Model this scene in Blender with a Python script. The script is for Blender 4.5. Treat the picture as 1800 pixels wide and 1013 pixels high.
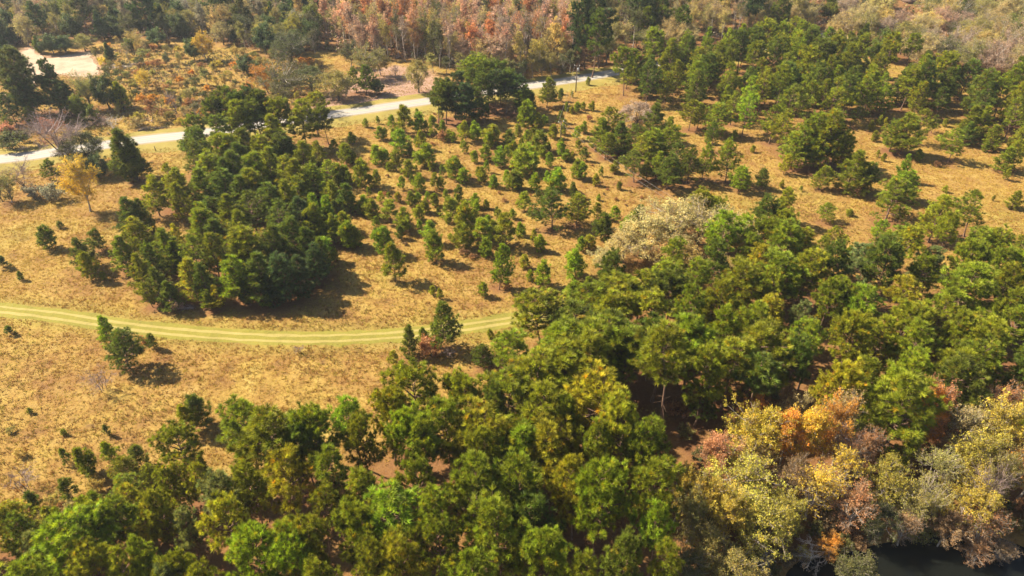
import bpy, math, random
import numpy as np
from mathutils import Vector, Matrix

for _o in list(bpy.data.objects):
    bpy.data.objects.remove(_o)
random.seed(7)
R = math.radians
scene = bpy.context.scene
COL = scene.collection

# ------------------------------------------------------------------ camera
CAM_H = 85.0
PITCH = R(35.0)
F_PX = 1216.0                      # focal length in pixels of an 1800 px wide picture
cam_d = bpy.data.cameras.new('drone_camera')
cam_d.sensor_fit = 'HORIZONTAL'
cam_d.angle = 2 * math.atan(900 / F_PX)
cam_d.clip_start = 0.5
cam_d.clip_end = 12000
cam = bpy.data.objects.new('drone_camera', cam_d)
COL.objects.link(cam)
cam.location = (0, 0, CAM_H)
cam.rotation_euler = (math.pi / 2 - PITCH, 0, 0)
scene.camera = cam

# ------------------------------------------------------------------ light
SUN_EL, SUN_AZ = R(43), R(-71)     # azimuth from +Y towards +X: the sun stands left of and beyond the field
SKY_STRENGTH, SUN_STRENGTH, EXPOSURE = 0.058, 5.0, 1.74
world = bpy.data.worlds.new('World')
scene.world = world
world.use_nodes = True
wn = world.node_tree
wn.nodes.clear()
w_out = wn.nodes.new('ShaderNodeOutputWorld')
w_bg = wn.nodes.new('ShaderNodeBackground')
w_sky = wn.nodes.new('ShaderNodeTexSky')
w_sky.sky_type = 'NISHITA'
w_sky.sun_disc = False
w_sky.sun_elevation = SUN_EL
w_sky.sun_rotation = SUN_AZ
w_sky.air_density = 1.0
w_sky.dust_density = 1.5
w_bg.inputs['Strength'].default_value = SKY_STRENGTH
wn.links.new(w_sky.outputs[0], w_bg.inputs['Color'])
wn.links.new(w_bg.outputs[0], w_out.inputs['Surface'])
sun_d = bpy.data.lights.new('sun', 'SUN')
sun_d.energy = SUN_STRENGTH
sun_d.angle = R(0.5)
sun_d.color = (1.0, 0.88, 0.68)
sun = bpy.data.objects.new('sun', sun_d)
COL.objects.link(sun)
to_sun = Vector((math.sin(SUN_AZ) * math.cos(SUN_EL), math.cos(SUN_AZ) * math.cos(SUN_EL), math.sin(SUN_EL)))
sun.rotation_euler = to_sun.to_track_quat('Z', 'Y').to_euler()
sun.location = to_sun * 300

vs = scene.view_settings
vs.view_transform = 'Standard'
vs.look = 'None'
vs.gamma = 1.0
vs.use_curve_mapping = False
vs.exposure = EXPOSURE
scene.cycles.max_bounces = 8
scene.cycles.diffuse_bounces = 3
scene.cycles.transmission_bounces = 4
scene.cycles.transparent_max_bounces = 6
scene.cycles.use_denoising = True

# ------------------------------------------------------------------ picture <-> ground
CP, SP = math.cos(PITCH), math.sin(PITCH)
def ray(x, y):
    u, v = (x - 900) / F_PX, (506.5 - y) / F_PX
    return (u, CP + v * SP, -SP + v * CP)
def ground(x, y, z=0.0):
    d = ray(x, y)
    t = (z - CAM_H) / d[2]
    return (t * d[0], t * d[1])
def pix(X, Y, Z=0.0):
    dz = Z - CAM_H
    zc = Y * CP - dz * SP
    yc = Y * SP + dz * CP
    return (900 + F_PX * X / zc, 506.5 - F_PX * yc / zc)
def m_per_px(X, Y, Z=0.0):
    return (Y * CP - (Z - CAM_H) * SP) / F_PX
def in_poly(px, py, poly):
    px = np.asarray(px, float); py = np.asarray(py, float)
    inside = np.zeros(px.shape, bool)
    n = len(poly)
    for i in range(n):
        x1, y1 = poly[i]; x2, y2 = poly[(i + 1) % n]
        if y1 == y2: continue
        c = ((y1 > py) != (y2 > py)) & (px < (x2 - x1) * (py - y1) / (y2 - y1) + x1)
        inside ^= c
    return inside
def gpoly(pts):
    return [ground(x, y) for x, y in pts]

# ------------------------------------------------------------------ mesh helpers
class Buf:
    def __init__(s):
        s.V, s.T, s.C, s.n = [], [], [], 0
    def add(s, V, T, C=None):
        V = np.asarray(V, np.float32).reshape(-1, 3)
        T = np.asarray(T, np.int32).reshape(-1, 3)
        if C is None: C = np.full((len(V), 4), 0.5, np.float32)
        s.V.append(V); s.T.append(T + s.n); s.C.append(np.asarray(C, np.float32)); s.n += len(V)
    def tris(s):
        return sum(len(t) for t in s.T)
    def mesh(s, name, mat, smooth=False):
        V = np.concatenate(s.V); T = np.concatenate(s.T); C = np.concatenate(s.C)
        me = bpy.data.meshes.new(name)
        me.vertices.add(len(V)); me.vertices.foreach_set('co', V.ravel())
        me.loops.add(T.size); me.loops.foreach_set('vertex_index', T.ravel())
        me.polygons.add(len(T))
        me.polygons.foreach_set('loop_start', np.arange(0, T.size, 3, dtype=np.int32))
        me.polygons.foreach_set('loop_total', np.full(len(T), 3, np.int32))
        if smooth: me.polygons.foreach_set('use_smooth', np.ones(len(T), bool))
        a = me.attributes.new('tone', 'FLOAT_COLOR', 'POINT')
        a.data.foreach_set('color', C.ravel())
        me.update(calc_edges=True)
        me.materials.append(mat)
        return me

def norm(a):
    return a / np.maximum(np.linalg.norm(a, axis=-1, keepdims=True), 1e-9)

def tube(buf, pts, rad, sides=5, cap=False):
    pts = np.asarray(pts, float); k = len(pts)
    rad = np.asarray(rad, float)
    tan = norm(np.gradient(pts, axis=0))
    ref = np.where(np.abs(tan[:, 2:3]) > .9, np.array([[1., 0, 0]]), np.array([[0, 0, 1.]]))
    a = norm(np.cross(tan, ref)); b = np.cross(tan, a)
    th = np.arange(sides) * 2 * np.pi / sides
    V = pts[:, None, :] + rad[:, None, None] * (np.cos(th)[None, :, None] * a[:, None, :] + np.sin(th)[None, :, None] * b[:, None, :])
    V = V.reshape(-1, 3)
    T = []
    for i in range(k - 1):
        for j in range(sides):
            p, q = i * sides + j, i * sides + (j + 1) % sides
            T.append((p, q, q + sides)); T.append((p, q + sides, p + sides))
    if cap:
        for e, o in ((0, 0), (1, (k - 1) * sides)):
            for j in range(1, sides - 1):
                T.append((o, o + j, o + j + 1) if e else (o, o + j + 1, o + j))
    buf.add(V, T)

def sticks(buf, A, B, ra, rb):
    """many thin three-sided twigs at once, from A to B"""
    A = np.asarray(A, float); B = np.asarray(B, float); n = len(A)
    if n == 0: return
    t = norm(B - A)
    ref = np.where(np.abs(t[:, 2:3]) > .9, np.array([[1., 0, 0]]), np.array([[0, 0, 1.]]))
    a = norm(np.cross(t, ref)); b = np.cross(t, a)
    ra = np.broadcast_to(ra, (n,))[:, None]; rb = np.broadcast_to(rb, (n,))[:, None]
    V = []
    for j in range(3):
        c, s_ = math.cos(j * 2.0944), math.sin(j * 2.0944)
        V.append(A + ra * (c * a + s_ * b))
    for j in range(3):
        c, s_ = math.cos(j * 2.0944), math.sin(j * 2.0944)
        V.append(B + rb * (c * a + s_ * b))
    V = np.stack(V, 1).reshape(-1, 3)
    base = np.array([(0, 1, 4), (0, 4, 3), (1, 2, 5), (1, 5, 4), (2, 0, 3), (2, 3, 5)])
    T = (base[None] + 6 * np.arange(n)[:, None, None]).reshape(-1, 3)
    buf.add(V, T)

def tufts(buf, rng, P, D, S, K, wid=.16, spread=.85, warm=0.05):
    """brushes of K needle blades at points P, pointing along D, length S"""
    n = len(P)
    rnd = norm(rng.normal(size=(n, K, 3)))
    d = norm(D[:, None, :] * (1 - .45 * spread) + rnd * spread)
    L = S[:, None, None] * rng.uniform(.65, 1.15, (n, K, 1))
    side = norm(np.cross(d, norm(rng.normal(size=(n, K, 3)))))
    c = P[:, None, :] + rnd * S[:, None, None] * .12
    w = L * wid
    V = np.stack([c + side * w, c - side * w, c + d * L], 2).reshape(-1, 3)
    T = np.arange(n * K * 3).reshape(-1, 3)
    r = np.clip(rng.normal(.5, .24, n), 0, 1)
    g = np.where(rng.random(n) < warm, rng.uniform(.6, 1., n), rng.uniform(0, .22, n))
    C = np.stack([r, g, rng.random(n), np.ones(n)], 1)
    buf.add(V, T, np.repeat(C, K * 3, 0))

def leaves(buf, rng, P, S, clump, warm=.15, hue=None):
    """one bent leaf spray (two triangles) per point"""
    n = len(P)
    a = rng.normal(size=(n, 3)); a[:, 2] -= .25; a = norm(a)
    b = rng.normal(size=(n, 3)); b = norm(np.cross(a, b))
    l = S[:, None] * rng.uniform(.6, 1.2, (n, 1)); w = l * rng.uniform(.45, .75, (n, 1))
    bend = norm(np.cross(a, b)) * l * rng.uniform(-.25, .25, (n, 1))
    V = np.stack([P - a * l * .5, P + b * w * .5 + bend, P + a * l * .5, P - b * w * .5 + bend], 1).reshape(-1, 3)
    t = np.array([(0, 1, 2), (0, 2, 3)])
    T = (t[None] + 4 * np.arange(n)[:, None, None]).reshape(-1, 3)
    r = np.clip(clump + rng.normal(0, .13, n), 0, 1)
    g = np.where(rng.random(n) < warm, rng.uniform(.5, 1, n), rng.uniform(0, .3, n))
    bl = rng.random(n) if hue is None else np.clip(hue + rng.normal(0, .18, n), 0, 1)
    C = np.stack([r, g, bl, np.ones(n)], 1)
    buf.add(V, T, np.repeat(C, 4, 0))

# ------------------------------------------------------------------ materials
def new_mat(name):
    m = bpy.data.materials.new(name); m.use_nodes = True
    nt = m.node_tree; nt.nodes.clear()
    out = nt.nodes.new('ShaderNodeOutputMaterial')
    return m, nt, out
def N(nt, typ, **kw):
    n = nt.nodes.new(typ)
    for k, v in kw.items(): setattr(n, k, v)
    return n
def mixc(nt, fac, a, b, mode='MIX'):
    n = N(nt, 'ShaderNodeMix', data_type='RGBA', blend_type=mode)
    for s, v in ((n.inputs[0], fac), (n.inputs[6], a), (n.inputs[7], b)):
        if isinstance(v, (int, float)): s.default_value = v
        elif isinstance(v, tuple): s.default_value = (*v[:3], 1)
        else: nt.links.new(v, s)
    return n.outputs[2]
def noise(nt, scale, detail=4, rough=.6, vec=None):
    n = N(nt, 'ShaderNodeTexNoise')
    n.inputs['Scale'].default_value = scale; n.inputs['Detail'].default_value = detail
    n.inputs['Roughness'].default_value = rough
    if vec is not None: nt.links.new(vec, n.inputs['Vector'])
    return n.outputs[0]
def ramp(nt, fac, stops):
    n = N(nt, 'ShaderNodeValToRGB')
    e = n.color_ramp.elements
    while len(e) < len(stops): e.new(.5)
    for el, (p, c) in zip(e, stops):
        el.position = p; el.color = (*c, 1) if len(c) == 3 else c
    nt.links.new(fac, n.inputs[0])
    return n.outputs[0]

def foliage_mat(name, warm_col, transl, spec=.25, rough=.55, cool=.4):
    m, nt, out = new_mat(name)
    oi = N(nt, 'ShaderNodeObjectInfo')
    at = N(nt, 'ShaderNodeAttribute', attribute_name='tone')
    sep = N(nt, 'ShaderNodeSeparateColor'); nt.links.new(at.outputs['Color'], sep.inputs[0])
    mr = N(nt, 'ShaderNodeMapRange'); nt.links.new(sep.outputs[0], mr.inputs[0])
    mr.inputs[3].default_value = .28; mr.inputs[4].default_value = 1.72
    comb = N(nt, 'ShaderNodeCombineColor')
    for i in range(3): nt.links.new(mr.outputs[0], comb.inputs[i])
    c = mixc(nt, 1.0, oi.outputs['Color'], comb.outputs[0], 'MULTIPLY')
    w = mixc(nt, 1.0, c, warm_col, 'MULTIPLY')
    c = mixc(nt, sep.outputs[1], c, w)
    gv = N(nt, 'ShaderNodeMath', operation='MULTIPLY'); nt.links.new(sep.outputs[2], gv.inputs[0]); gv.inputs[1].default_value = cool
    c = mixc(nt, gv.outputs[0], c, mixc(nt, 1.0, c, (.70, 1.08, .95), 'MULTIPLY'))
    p = N(nt, 'ShaderNodeBsdfPrincipled')
    nt.links.new(c, p.inputs['Base Color'])
    p.inputs['Roughness'].default_value = rough
    p.inputs['Specular IOR Level'].default_value = spec
    tr = N(nt, 'ShaderNodeBsdfTranslucent')
    c2 = mixc(nt, 1.0, c, (1.12, 1.10, .72), 'MULTIPLY')
    nt.links.new(c2, tr.inputs['Color'])
    mx = N(nt, 'ShaderNodeMixShader'); mx.inputs[0].default_value = transl
    nt.links.new(p.outputs[0], mx.inputs[1]); nt.links.new(tr.outputs[0], mx.inputs[2])
    nt.links.new(mx.outputs[0], out.inputs['Surface'])
    return m
M_NEEDLE = foliage_mat('pine_needles', (1.7, 1.0, .7), .38)
M_LEAF = foliage_mat('broad_leaves', (1.2, .88, .7), .42, .2, .6, .3)

def bark_mat(name, c1, c2, sc):
    m, nt, out = new_mat(name)
    tc = N(nt, 'ShaderNodeTexCoord')
    mp = N(nt, 'ShaderNodeMapping'); mp.inputs['Scale'].default_value = (1, 1, .3)
    nt.links.new(tc.outputs['Object'], mp.inputs[0])
    nz = noise(nt, sc, 5, .65, mp.outputs[0])
    p = N(nt, 'ShaderNodeBsdfPrincipled')
    nt.links.new(ramp(nt, nz, [(.32, c1), (.68, c2)]), p.inputs['Base Color'])
    p.inputs['Roughness'].default_value = .9
    p.inputs['Specular IOR Level'].default_value = .15
    bp = N(nt, 'ShaderNodeBump'); bp.inputs['Strength'].default_value = .5; bp.inputs['Distance'].default_value = .05
    nt.links.new(nz, bp.inputs['Height']); nt.links.new(bp.outputs[0], p.inputs['Normal'])
    nt.links.new(p.outputs[0], out.inputs['Surface'])
    return m
M_PBARK = bark_mat('pine_bark', (.07, .042, .03), (.26, .16, .11), 6)
M_HBARK = bark_mat('grey_bark', (.16, .125, .10), (.50, .43, .36), 5)
M_DBARK = bark_mat('dark_bark', (.05, .038, .03), (.17, .13, .10), 5)
M_TWIG = bark_mat('purplish_twigs', (.20, .14, .13), (.38, .29, .26), 3)
M_PALE = bark_mat('bleached_wood', (.40, .33, .27), (.72, .64, .55), 4)
M_POLE = bark_mat('weathered_pole_wood', (.055, .04, .03), (.14, .10, .075), 4)

def plain_mat(name, col, rough=.8, spec=.2, metal=0, nz=.12, sc=2.0):
    m, nt, out = new_mat(name)
    tc = N(nt, 'ShaderNodeTexCoord')
    n_ = noise(nt, sc, 5, .6, tc.outputs['Object'])
    lo = tuple(c * (1 - nz) for c in col); hi = tuple(c * (1 + nz) for c in col)
    p = N(nt, 'ShaderNodeBsdfPrincipled')
    nt.links.new(ramp(nt, n_, [(.3, lo), (.7, hi)]), p.inputs['Base Color'])
    p.inputs['Roughness'].default_value = rough; p.inputs['Metallic'].default_value = metal
    p.inputs['Specular IOR Level'].default_value = spec
    nt.links.new(p.outputs[0], out.inputs['Surface'])
    return m

# ------------------------------------------------------------------ object helpers
def tag(o, label=None, cat=None, group=None, kind=None):
    if label: o['label'] = label
    if cat: o['category'] = cat
    if group: o['group'] = group
    if kind: o['kind'] = kind
    return o
def link(name, me, parent=None):
    o = bpy.data.objects.new(name, me); COL.objects.link(o)
    if parent is not None: o.parent = parent
    return o
def empty(name, loc, rz=0.0):
    o = bpy.data.objects.new(name, None); COL.objects.link(o)
    o.empty_display_size = .5
    o.location = loc; o.rotation_euler = (0, 0, rz)
    return o
# ------------------------------------------------------------------ tree prototypes: (height, crown width, [(part name, mesh, is_foliage)])
def pine_proto(seed, H, z0, Lmax, prof, step, per, e_lo, e_hi, gap, tuft, K, r0, sub_n, lower_dead=0, wid=.062, spread=.58):
    rng = np.random.default_rng(seed)
    tb, cb = Buf(), Buf()
    nk = 9
    zz = np.linspace(0, H * .97, nk)
    wob = np.cumsum(rng.normal(0, H * .006, (nk, 2)), 0); wob -= wob[0]
    lean = rng.normal(0, H * .012, 2)
    tp = np.column_stack([wob + (zz / H)[:, None] ** 1.5 * lean, zz])
    tr = r0 * (1 - .93 * (zz / zz[-1]) ** .9); tr[0] *= 1.35
    tube(tb, tp, tr, 6)
    def trunk_at(z):
        return np.array([np.interp(z, zz, tp[:, 0]), np.interp(z, zz, tp[:, 1]), z])
    P, D, S = [], [], []
    sa, sb_ = [], []
    z = z0; az = rng.uniform(0, 6.28)
    lop = rng.uniform(0, 6.28); lopa = rng.uniform(.05, .34)
    while z < H * .965:
        t = (z - z0) / (H - z0)
        n = max(1, int(round(per * rng.uniform(.6, 1.3))))
        for i in range(n):
            az += 2.4 + rng.normal(0, .35)
            if rng.random() < gap: continue
            L = Lmax * prof(t) * rng.uniform(.45, 1.18) * (1 + lopa * math.cos(az - lop))
            if L < .12: L = .12
            e = math.radians(e_lo + (e_hi - e_lo) * t + rng.normal(0, 7))
            h = np.array([math.cos(az), math.sin(az), 0.])
            s = np.array([0, .35, .7, 1.])
            base = trunk_at(z)
            bend = rng.normal(0, .08) * L
            side = np.array([-h[1], h[0], 0])
            bp = base + np.outer(s * L * math.cos(e), h) + np.outer(s ** 2 * bend, side)
            bp[:, 2] += L * (s * math.sin(e) + .22 * s ** 2)
            br = max(.012, .028 * L + .008) * np.array([1, .75, .45, .2])
            tube(tb, bp, br, 3)
            tipd = norm(bp[3] - bp[2])
            def at(u):
                return np.array([np.interp(u, s, bp[:, k]) for k in range(3)])
            P.append(bp[3]); D.append(tipd + [0, 0, .35]); S.append(tuft * rng.uniform(.85, 1.2))
            ns = max(1, int(sub_n * L / Lmax + rng.uniform(0, 1)))
            for j in range(ns):
                u = rng.uniform(.28, .97)
                o = at(u)
                sg = 1 if (j % 2) else -1
                ang = math.radians(rng.uniform(25, 70)) * sg
                d = h * math.cos(ang) + side * math.sin(ang)
                d = norm(d + np.array([0, 0, math.sin(e) * .6 + rng.uniform(-.25, .75)]))
                l = L * (1.05 - .6 * u) * rng.uniform(.25, .5) + tuft * .4
                tip = o + d * l
                sa.append(o); sb_.append(tip)
                P.append(tip); D.append(d + [0, 0, .45]); S.append(tuft * rng.uniform(.75, 1.15))
                if l > tuft * 1.1:
                    for q in range(int(l / (tuft * .75))):
                        f = rng.uniform(.3, .95)
                        sd = norm(rng.normal(size=3)) * tuft * .5
                        P.append(o + d * l * f + sd); D.append(d + norm(sd) * .8 + [0, 0, .45]); S.append(tuft * rng.uniform(.6, .95))
        z += step * rng.uniform(.7, 1.3) * (1 - .35 * t)
    top = trunk_at(H * .96)
    for q in range(4):
        P.append(top + [rng.normal(0, .06), rng.normal(0, .06), H * .04 * q / 4]); D.append(np.array([rng.normal(0, .5), rng.normal(0, .5), 1.])); S.append(tuft * .9)
    for q in range(lower_dead):                      # bare dead stubs on the clear trunk
        zq = rng.uniform(z0 * .45, z0); a = rng.uniform(0, 6.28); o = trunk_at(zq)
        sa.append(o); sb_.append(o + [math.cos(a) * rng.uniform(.5, 1.6), math.sin(a) * rng.uniform(.5, 1.6), rng.uniform(-.2, .3)])
    sticks(tb, sa, sb_, .02, .007)
    P = np.array(P); D = norm(np.array(D)); S = np.array(S)
    tufts(cb, rng, P, D, S, K, wid, spread)
    w = 2 * np.percentile(np.hypot(P[:, 0], P[:, 1]), 93)
    return dict(H=H, W=w, bufs=[('trunk', tb, 0), ('crown', cb, 1)], n=cb.tris())

def tall_prof(t):
    return (max(0., 1 - t) ** .55) * (0.62 + .38 * min(1, t / .25)) * (1.0 if t < .85 else .92)
def full_prof(t):
    return (max(0., 1 - t) ** .58) * (0.72 + .28 * min(1, t / .2))
def mid_prof(t):
    return (max(0., 1 - t) ** .72) * (0.75 + .25 * min(1, t / .15))
def young_prof(t):
    return (max(0., 1 - t) ** .85) * (0.7 + .3 * min(1, t / .12))

def hardwood_proto(seed, H, z0, rx, ncl, nlimb, ntw, nleaf, lsize, r0, lump=.28, shell=2.2, up=.3, multi=1, twr=.014, clr=.16, warm=.15):
    rng = np.random.default_rng(seed)
    tb, bb, cb = Buf(), Buf(), Buf()
    rz = (H - z0) / 2; zc = z0 + rz
    fr = rng.normal(size=(7, 3)) * 2.2; ph = rng.uniform(0, 6.28, 7)
    def lobes(d):
        return 1 + lump * np.sin(d @ fr.T + ph).sum(-1) / 2.2
    d = norm(rng.normal(size=(ncl, 3)))
    r = rng.random(ncl) ** (1 / shell) * lobes(d)
    r = np.clip(r, .1, 1.15)
    taper = np.where(d[:, 2] < 0, 1.0 + .25 * d[:, 2], 1.0)
    C = np.column_stack([d[:, 0] * rx * r * taper, d[:, 1] * rx * r * taper, zc + d[:, 2] * rz * r])
    C[:, 2] = np.clip(C[:, 2], z0 * .8 + .1, H)
    # trunk, one or several stems
    fork = z0 + (H - z0) * .18
    limbs = []
    for s_ in range(multi):
        off = np.array([rng.normal(0, .25), rng.normal(0, .25), 0]) * (multi > 1) * rx * .35
        tilt = rng.normal(0, .05 + .12 * (multi > 1), 2)
        zk = np.linspace(0, fork, 5)
        tp = np.column_stack([off[0] + tilt[0] * zk + np.cumsum(rng.normal(0, .015 * H, 5)) * (zk > 0) * .3, off[1] + tilt[1] * zk + np.cumsum(rng.normal(0, .015 * H, 5)) * (zk > 0) * .3, zk])
        rr = r0 / math.sqrt(multi) * np.array([1.35, 1., .92, .86, .8])
        tube(tb, tp, rr, 6 if r0 > .08 else 4)
        m = max(1, nlimb // multi)
        for i in range(m):
            a = 6.28 * (i + rng.uniform(-.3, .3)) / m + s_
            el = rng.uniform(.35, 1.25) if i else 1.45
            if m == 1: el = rng.uniform(.7, 1.4)
            e = np.array([math.cos(a) * math.cos(el) * rx, math.sin(a) * math.cos(el) * rx, math.sin(el) * rz * 1.25]) * rng.uniform(.55, .8)
            st = tp[-1] * 1.0
            k0 = rng.uniform(.55, 1.) if i else 1.
            st = np.array([np.interp(k0 * fork, zk, tp[:, q]) for q in range(3)])
            en = np.array([tp[-1][0], tp[-1][1], fork]) + e
            s4 = np.linspace(0, 1, 6)
            lp = st + np.outer(s4, en - st)
            lp[:, :2] += np.outer(np.sin(s4 * 3.14) * .10 * np.linalg.norm(en - st), rng.normal(0, 1, 2))
            lp[:, 2] += np.sin(s4 * 3.14) * rng.uniform(-.06, .10) * np.linalg.norm(en - st)
            lr = r0 * .55 / math.sqrt(multi) * (1 - .8 * s4) + .01
            tube(tb, lp, lr, 4)
            limbs.append(lp)
    A_, B_, tips, tcl, hcl = [], [], [], [], []
    for ci in range(ncl):
        c = C[ci]
        dist = [np.min(np.linalg.norm(l[1:] - c, axis=1) + .35 * np.abs(np.minimum(0, c[2] - l[1:, 2]))) for l in limbs]
        l = limbs[int(np.argmin(dist))]
        cand = [k for k in range(len(l)) if l[k][2] < c[2] + .15 * H] or [0]
        k = min(cand, key=lambda q: np.linalg.norm(l[q] - c) + .5 * max(0, l[q][2] - c[2]))
        st = l[k]
        s4 = np.linspace(0, 1, 4)
        bp = st + np.outer(s4, c - st)
        bp[:, 2] += np.sin(s4 * 3.14) * .08 * np.linalg.norm(c - st) * (-1 if up > 0 else 1)
        bl = np.linalg.norm(c - st)
        tube(bb, bp, (.016 * bl + .012) * (r0 / .22) ** .5 * np.array([1, .75, .5, .25]), 3)
        out = norm(c - np.array([0, 0, zc - rz * .3]))
        tone = rng.normal(.5, clr); hue_c = rng.random()
        for q in range(ntw):
            f = rng.uniform(.35, 1.)
            o = np.array([np.interp(f, s4, bp[:, w]) for w in range(3)])
            dd = norm(out * .7 + norm(rng.normal(size=3)) * 1.0 + np.array([0, 0, up]))
            tl = (H * .045 + rx * .07) * rng.uniform(.6, 1.4)
            A_.append(o); B_.append(o + dd * tl); tips.append(o + dd * tl); tcl.append(tone); hcl.append(hue_c)
    A_ = np.array(A_); B_ = np.array(B_); tcl = np.array(tcl); hcl = np.array(hcl)
    sticks(bb, A_, B_, twr * (H / 12) ** .5, twr * .4)
    # twiglets
    nt = len(A_)
    f = rng.uniform(.3, 1, (nt, 3, 1))
    o = A_[:, None] + (B_ - A_)[:, None] * f
    tl = np.linalg.norm(B_ - A_, axis=1)[:, None, None]
    e = o + norm(norm(B_ - A_)[:, None] * .8 + norm(rng.normal(size=(nt, 3, 3))) * .9 + np.array([0, 0, up])) * tl * rng.uniform(.3, .7, (nt, 3, 1))
    sticks(bb, o.reshape(-1, 3), e.reshape(-1, 3), twr * .6, twr * .3)
    parts = [('trunk', tb, 0), ('branches', bb, 0)]
    if nleaf:
        E = e.reshape(-1, 3); O = o.reshape(-1, 3)
        idx = rng.integers(0, len(E), nt * nleaf)
        ff = rng.uniform(.35, 1.1, (len(idx), 1))
        P = O[idx] + (E[idx] - O[idx]) * ff + rng.normal(0, lsize * .55, (len(idx), 3))
        P[:, 2] = np.maximum(P[:, 2], .05)
        leaves(cb, rng, P, np.full(len(idx), lsize), np.repeat(tcl, 3)[idx], warm, np.repeat(hcl, 3)[idx])
        parts.append(('crown', cb, 1))
    W = 2 * np.percentile(np.hypot(C[:, 0], C[:, 1]), 88)
    return dict(H=H, W=W, bufs=parts, n=cb.tris() + bb.tris())

KIND = {}
def reg(key, name, cat, protos, fol, bark, twig=None):
    out = []
    for i, p in enumerate(protos):
        parts = []
        for (pn, b, isf) in p['bufs']:
            mat = fol if isf else (twig or bark if pn == 'branches' else bark)
            parts.append((pn, b.mesh('%s_%s' % (name, pn), mat, smooth=not isf), isf))
        out.append(dict(H=p['H'], W=p['W'], parts=parts))
    print(key, [p['n'] for p in protos], ['%.1f' % p['W'] for p in protos])
    KIND[key] = dict(name=name, cat=cat, var=out)

reg('tall', 'pine_tree', 'pine tree', [
    pine_proto(11, 17, 7.2, 5.3, tall_prof, .60, 3.3, 4, 52, .12, .68, 36, .21, 15, 10),
    pine_proto(12, 17, 5.2, 5.0, tall_prof, .64, 3.3, 0, 52, .18, .68, 36, .20, 15, 8),
    pine_proto(13, 17, 8.2, 5.6, tall_prof, .56, 3.4, 6, 50, .12, .70, 36, .22, 16, 12),
    pine_proto(14, 17, 6.2, 4.6, tall_prof, .58, 3.2, 0, 54, .22, .66, 36, .19, 14, 9),
    pine_proto(15, 17, 4.2, 5.0, mid_prof, .62, 3.4, 0, 54, .14, .68, 36, .21, 15, 6),
    pine_proto(16, 17, 7.6, 4.9, tall_prof, .70, 3.2, 2, 52, .26, .70, 36, .20, 14, 12),
    pine_proto(17, 19, 11.2, 4.2, tall_prof, .60, 3.2, 4, 52, .16, .68, 36, .22, 14, 12)], M_NEEDLE, M_PBARK)
reg('mid', 'bushy_pine', 'pine tree', [
    pine_proto(21, 11, 1.2, 3.5, full_prof, .46, 3.6, 16, 58, .10, .48, 29, .14, 12, 2),
    pine_proto(22, 11, 0.8, 3.8, full_prof, .48, 3.5, 12, 56, .15, .48, 29, .15, 12, 2),
    pine_proto(23, 11, 1.8, 3.2, mid_prof, .44, 3.6, 18, 58, .10, .46, 29, .13, 12, 3),
    pine_proto(24, 11, 1.6, 4.0, full_prof, .48, 3.5, 10, 54, .18, .50, 29, .15, 12, 3),
    pine_proto(25, 11, 0.6, 3.2, mid_prof, .42, 3.8, 20, 60, .12, .46, 29, .13, 12, 0),
    pine_proto(26, 11, 2.6, 3.5, full_prof, .52, 3.3, 12, 54, .24, .50, 29, .14, 12, 4)], M_NEEDLE, M_PBARK)
reg('young', 'young_pine', 'pine tree', [
    pine_proto(31, 5, .2, 1.9, mid_prof, .32, 4.0, 22, 60, .08, .40, 20, .06, 9, 0, .095, .75),
    pine_proto(32, 5, .3, 1.7, young_prof, .34, 3.9, 24, 62, .14, .40, 20, .06, 8, 0, .095, .75),
    pine_proto(33, 5, .15, 2.2, full_prof, .34, 4.0, 18, 58, .14, .40, 20, .07, 10, 0, .095, .75),
    pine_proto(34, 5, .25, 2.0, full_prof, .36, 3.8, 24, 60, .18, .42, 20, .06, 9, 0, .095, .75),
    pine_proto(35, 5, .6, 1.8, mid_prof, .38, 3.6, 20, 60, .20, .42, 20, .06, 9, 1, .095, .75),
    pine_proto(36, 5, .2, 1.8, full_prof, .42, 3.4, 32, 66, .22, .44, 20, .06, 8, 0, .095, .75)], M_NEEDLE, M_PBARK)
reg('ever', 'evergreen_tree', 'tree', [
    pine_proto(41, 9, .3, 2.2, young_prof, .34, 4.6, 18, 62, .04, .40, 18, .13, 11, 0, .10),
    hardwood_proto(42, 9, 1.2, 3.4, 100, 7, 8, 14, .30, .16, .22, 3.2, .1)], M_NEEDLE, M_DBARK)
reg('oak', 'oak_tree', 'tree', [
    hardwood_proto(51, 14, 3.0, 6.4, 105, 8, 10, 14, .27, .30, .26, 2.6, .25),
    hardwood_proto(52, 13, 2.6, 5.6, 95, 7, 10, 14, .27, .27, .30, 2.6, .25),
    hardwood_proto(53, 15, 3.6, 6.0, 100, 8, 10, 12, .27, .30, .30, 2.4, .3)], M_LEAF, M_DBARK, M_HBARK)
reg('maple', 'autumn_tree', 'tree', [
    hardwood_proto(61, 14, 3.2, 3.5, 80, 6, 9, 22, .215, .17, .30, 2.3, .5),
    hardwood_proto(62, 14, 2.6, 3.9, 85, 7, 9, 20, .215, .18, .32, 2.2, .5),
    hardwood_proto(63, 14, 3.8, 3.1, 70, 5, 9, 22, .215, .16, .34, 2.2, .55),
    hardwood_proto(64, 14, 3.0, 3.6, 75, 6, 9, 10, .21, .17, .34, 2.0, .5)], M_LEAF, M_HBARK, M_HBARK)
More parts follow.
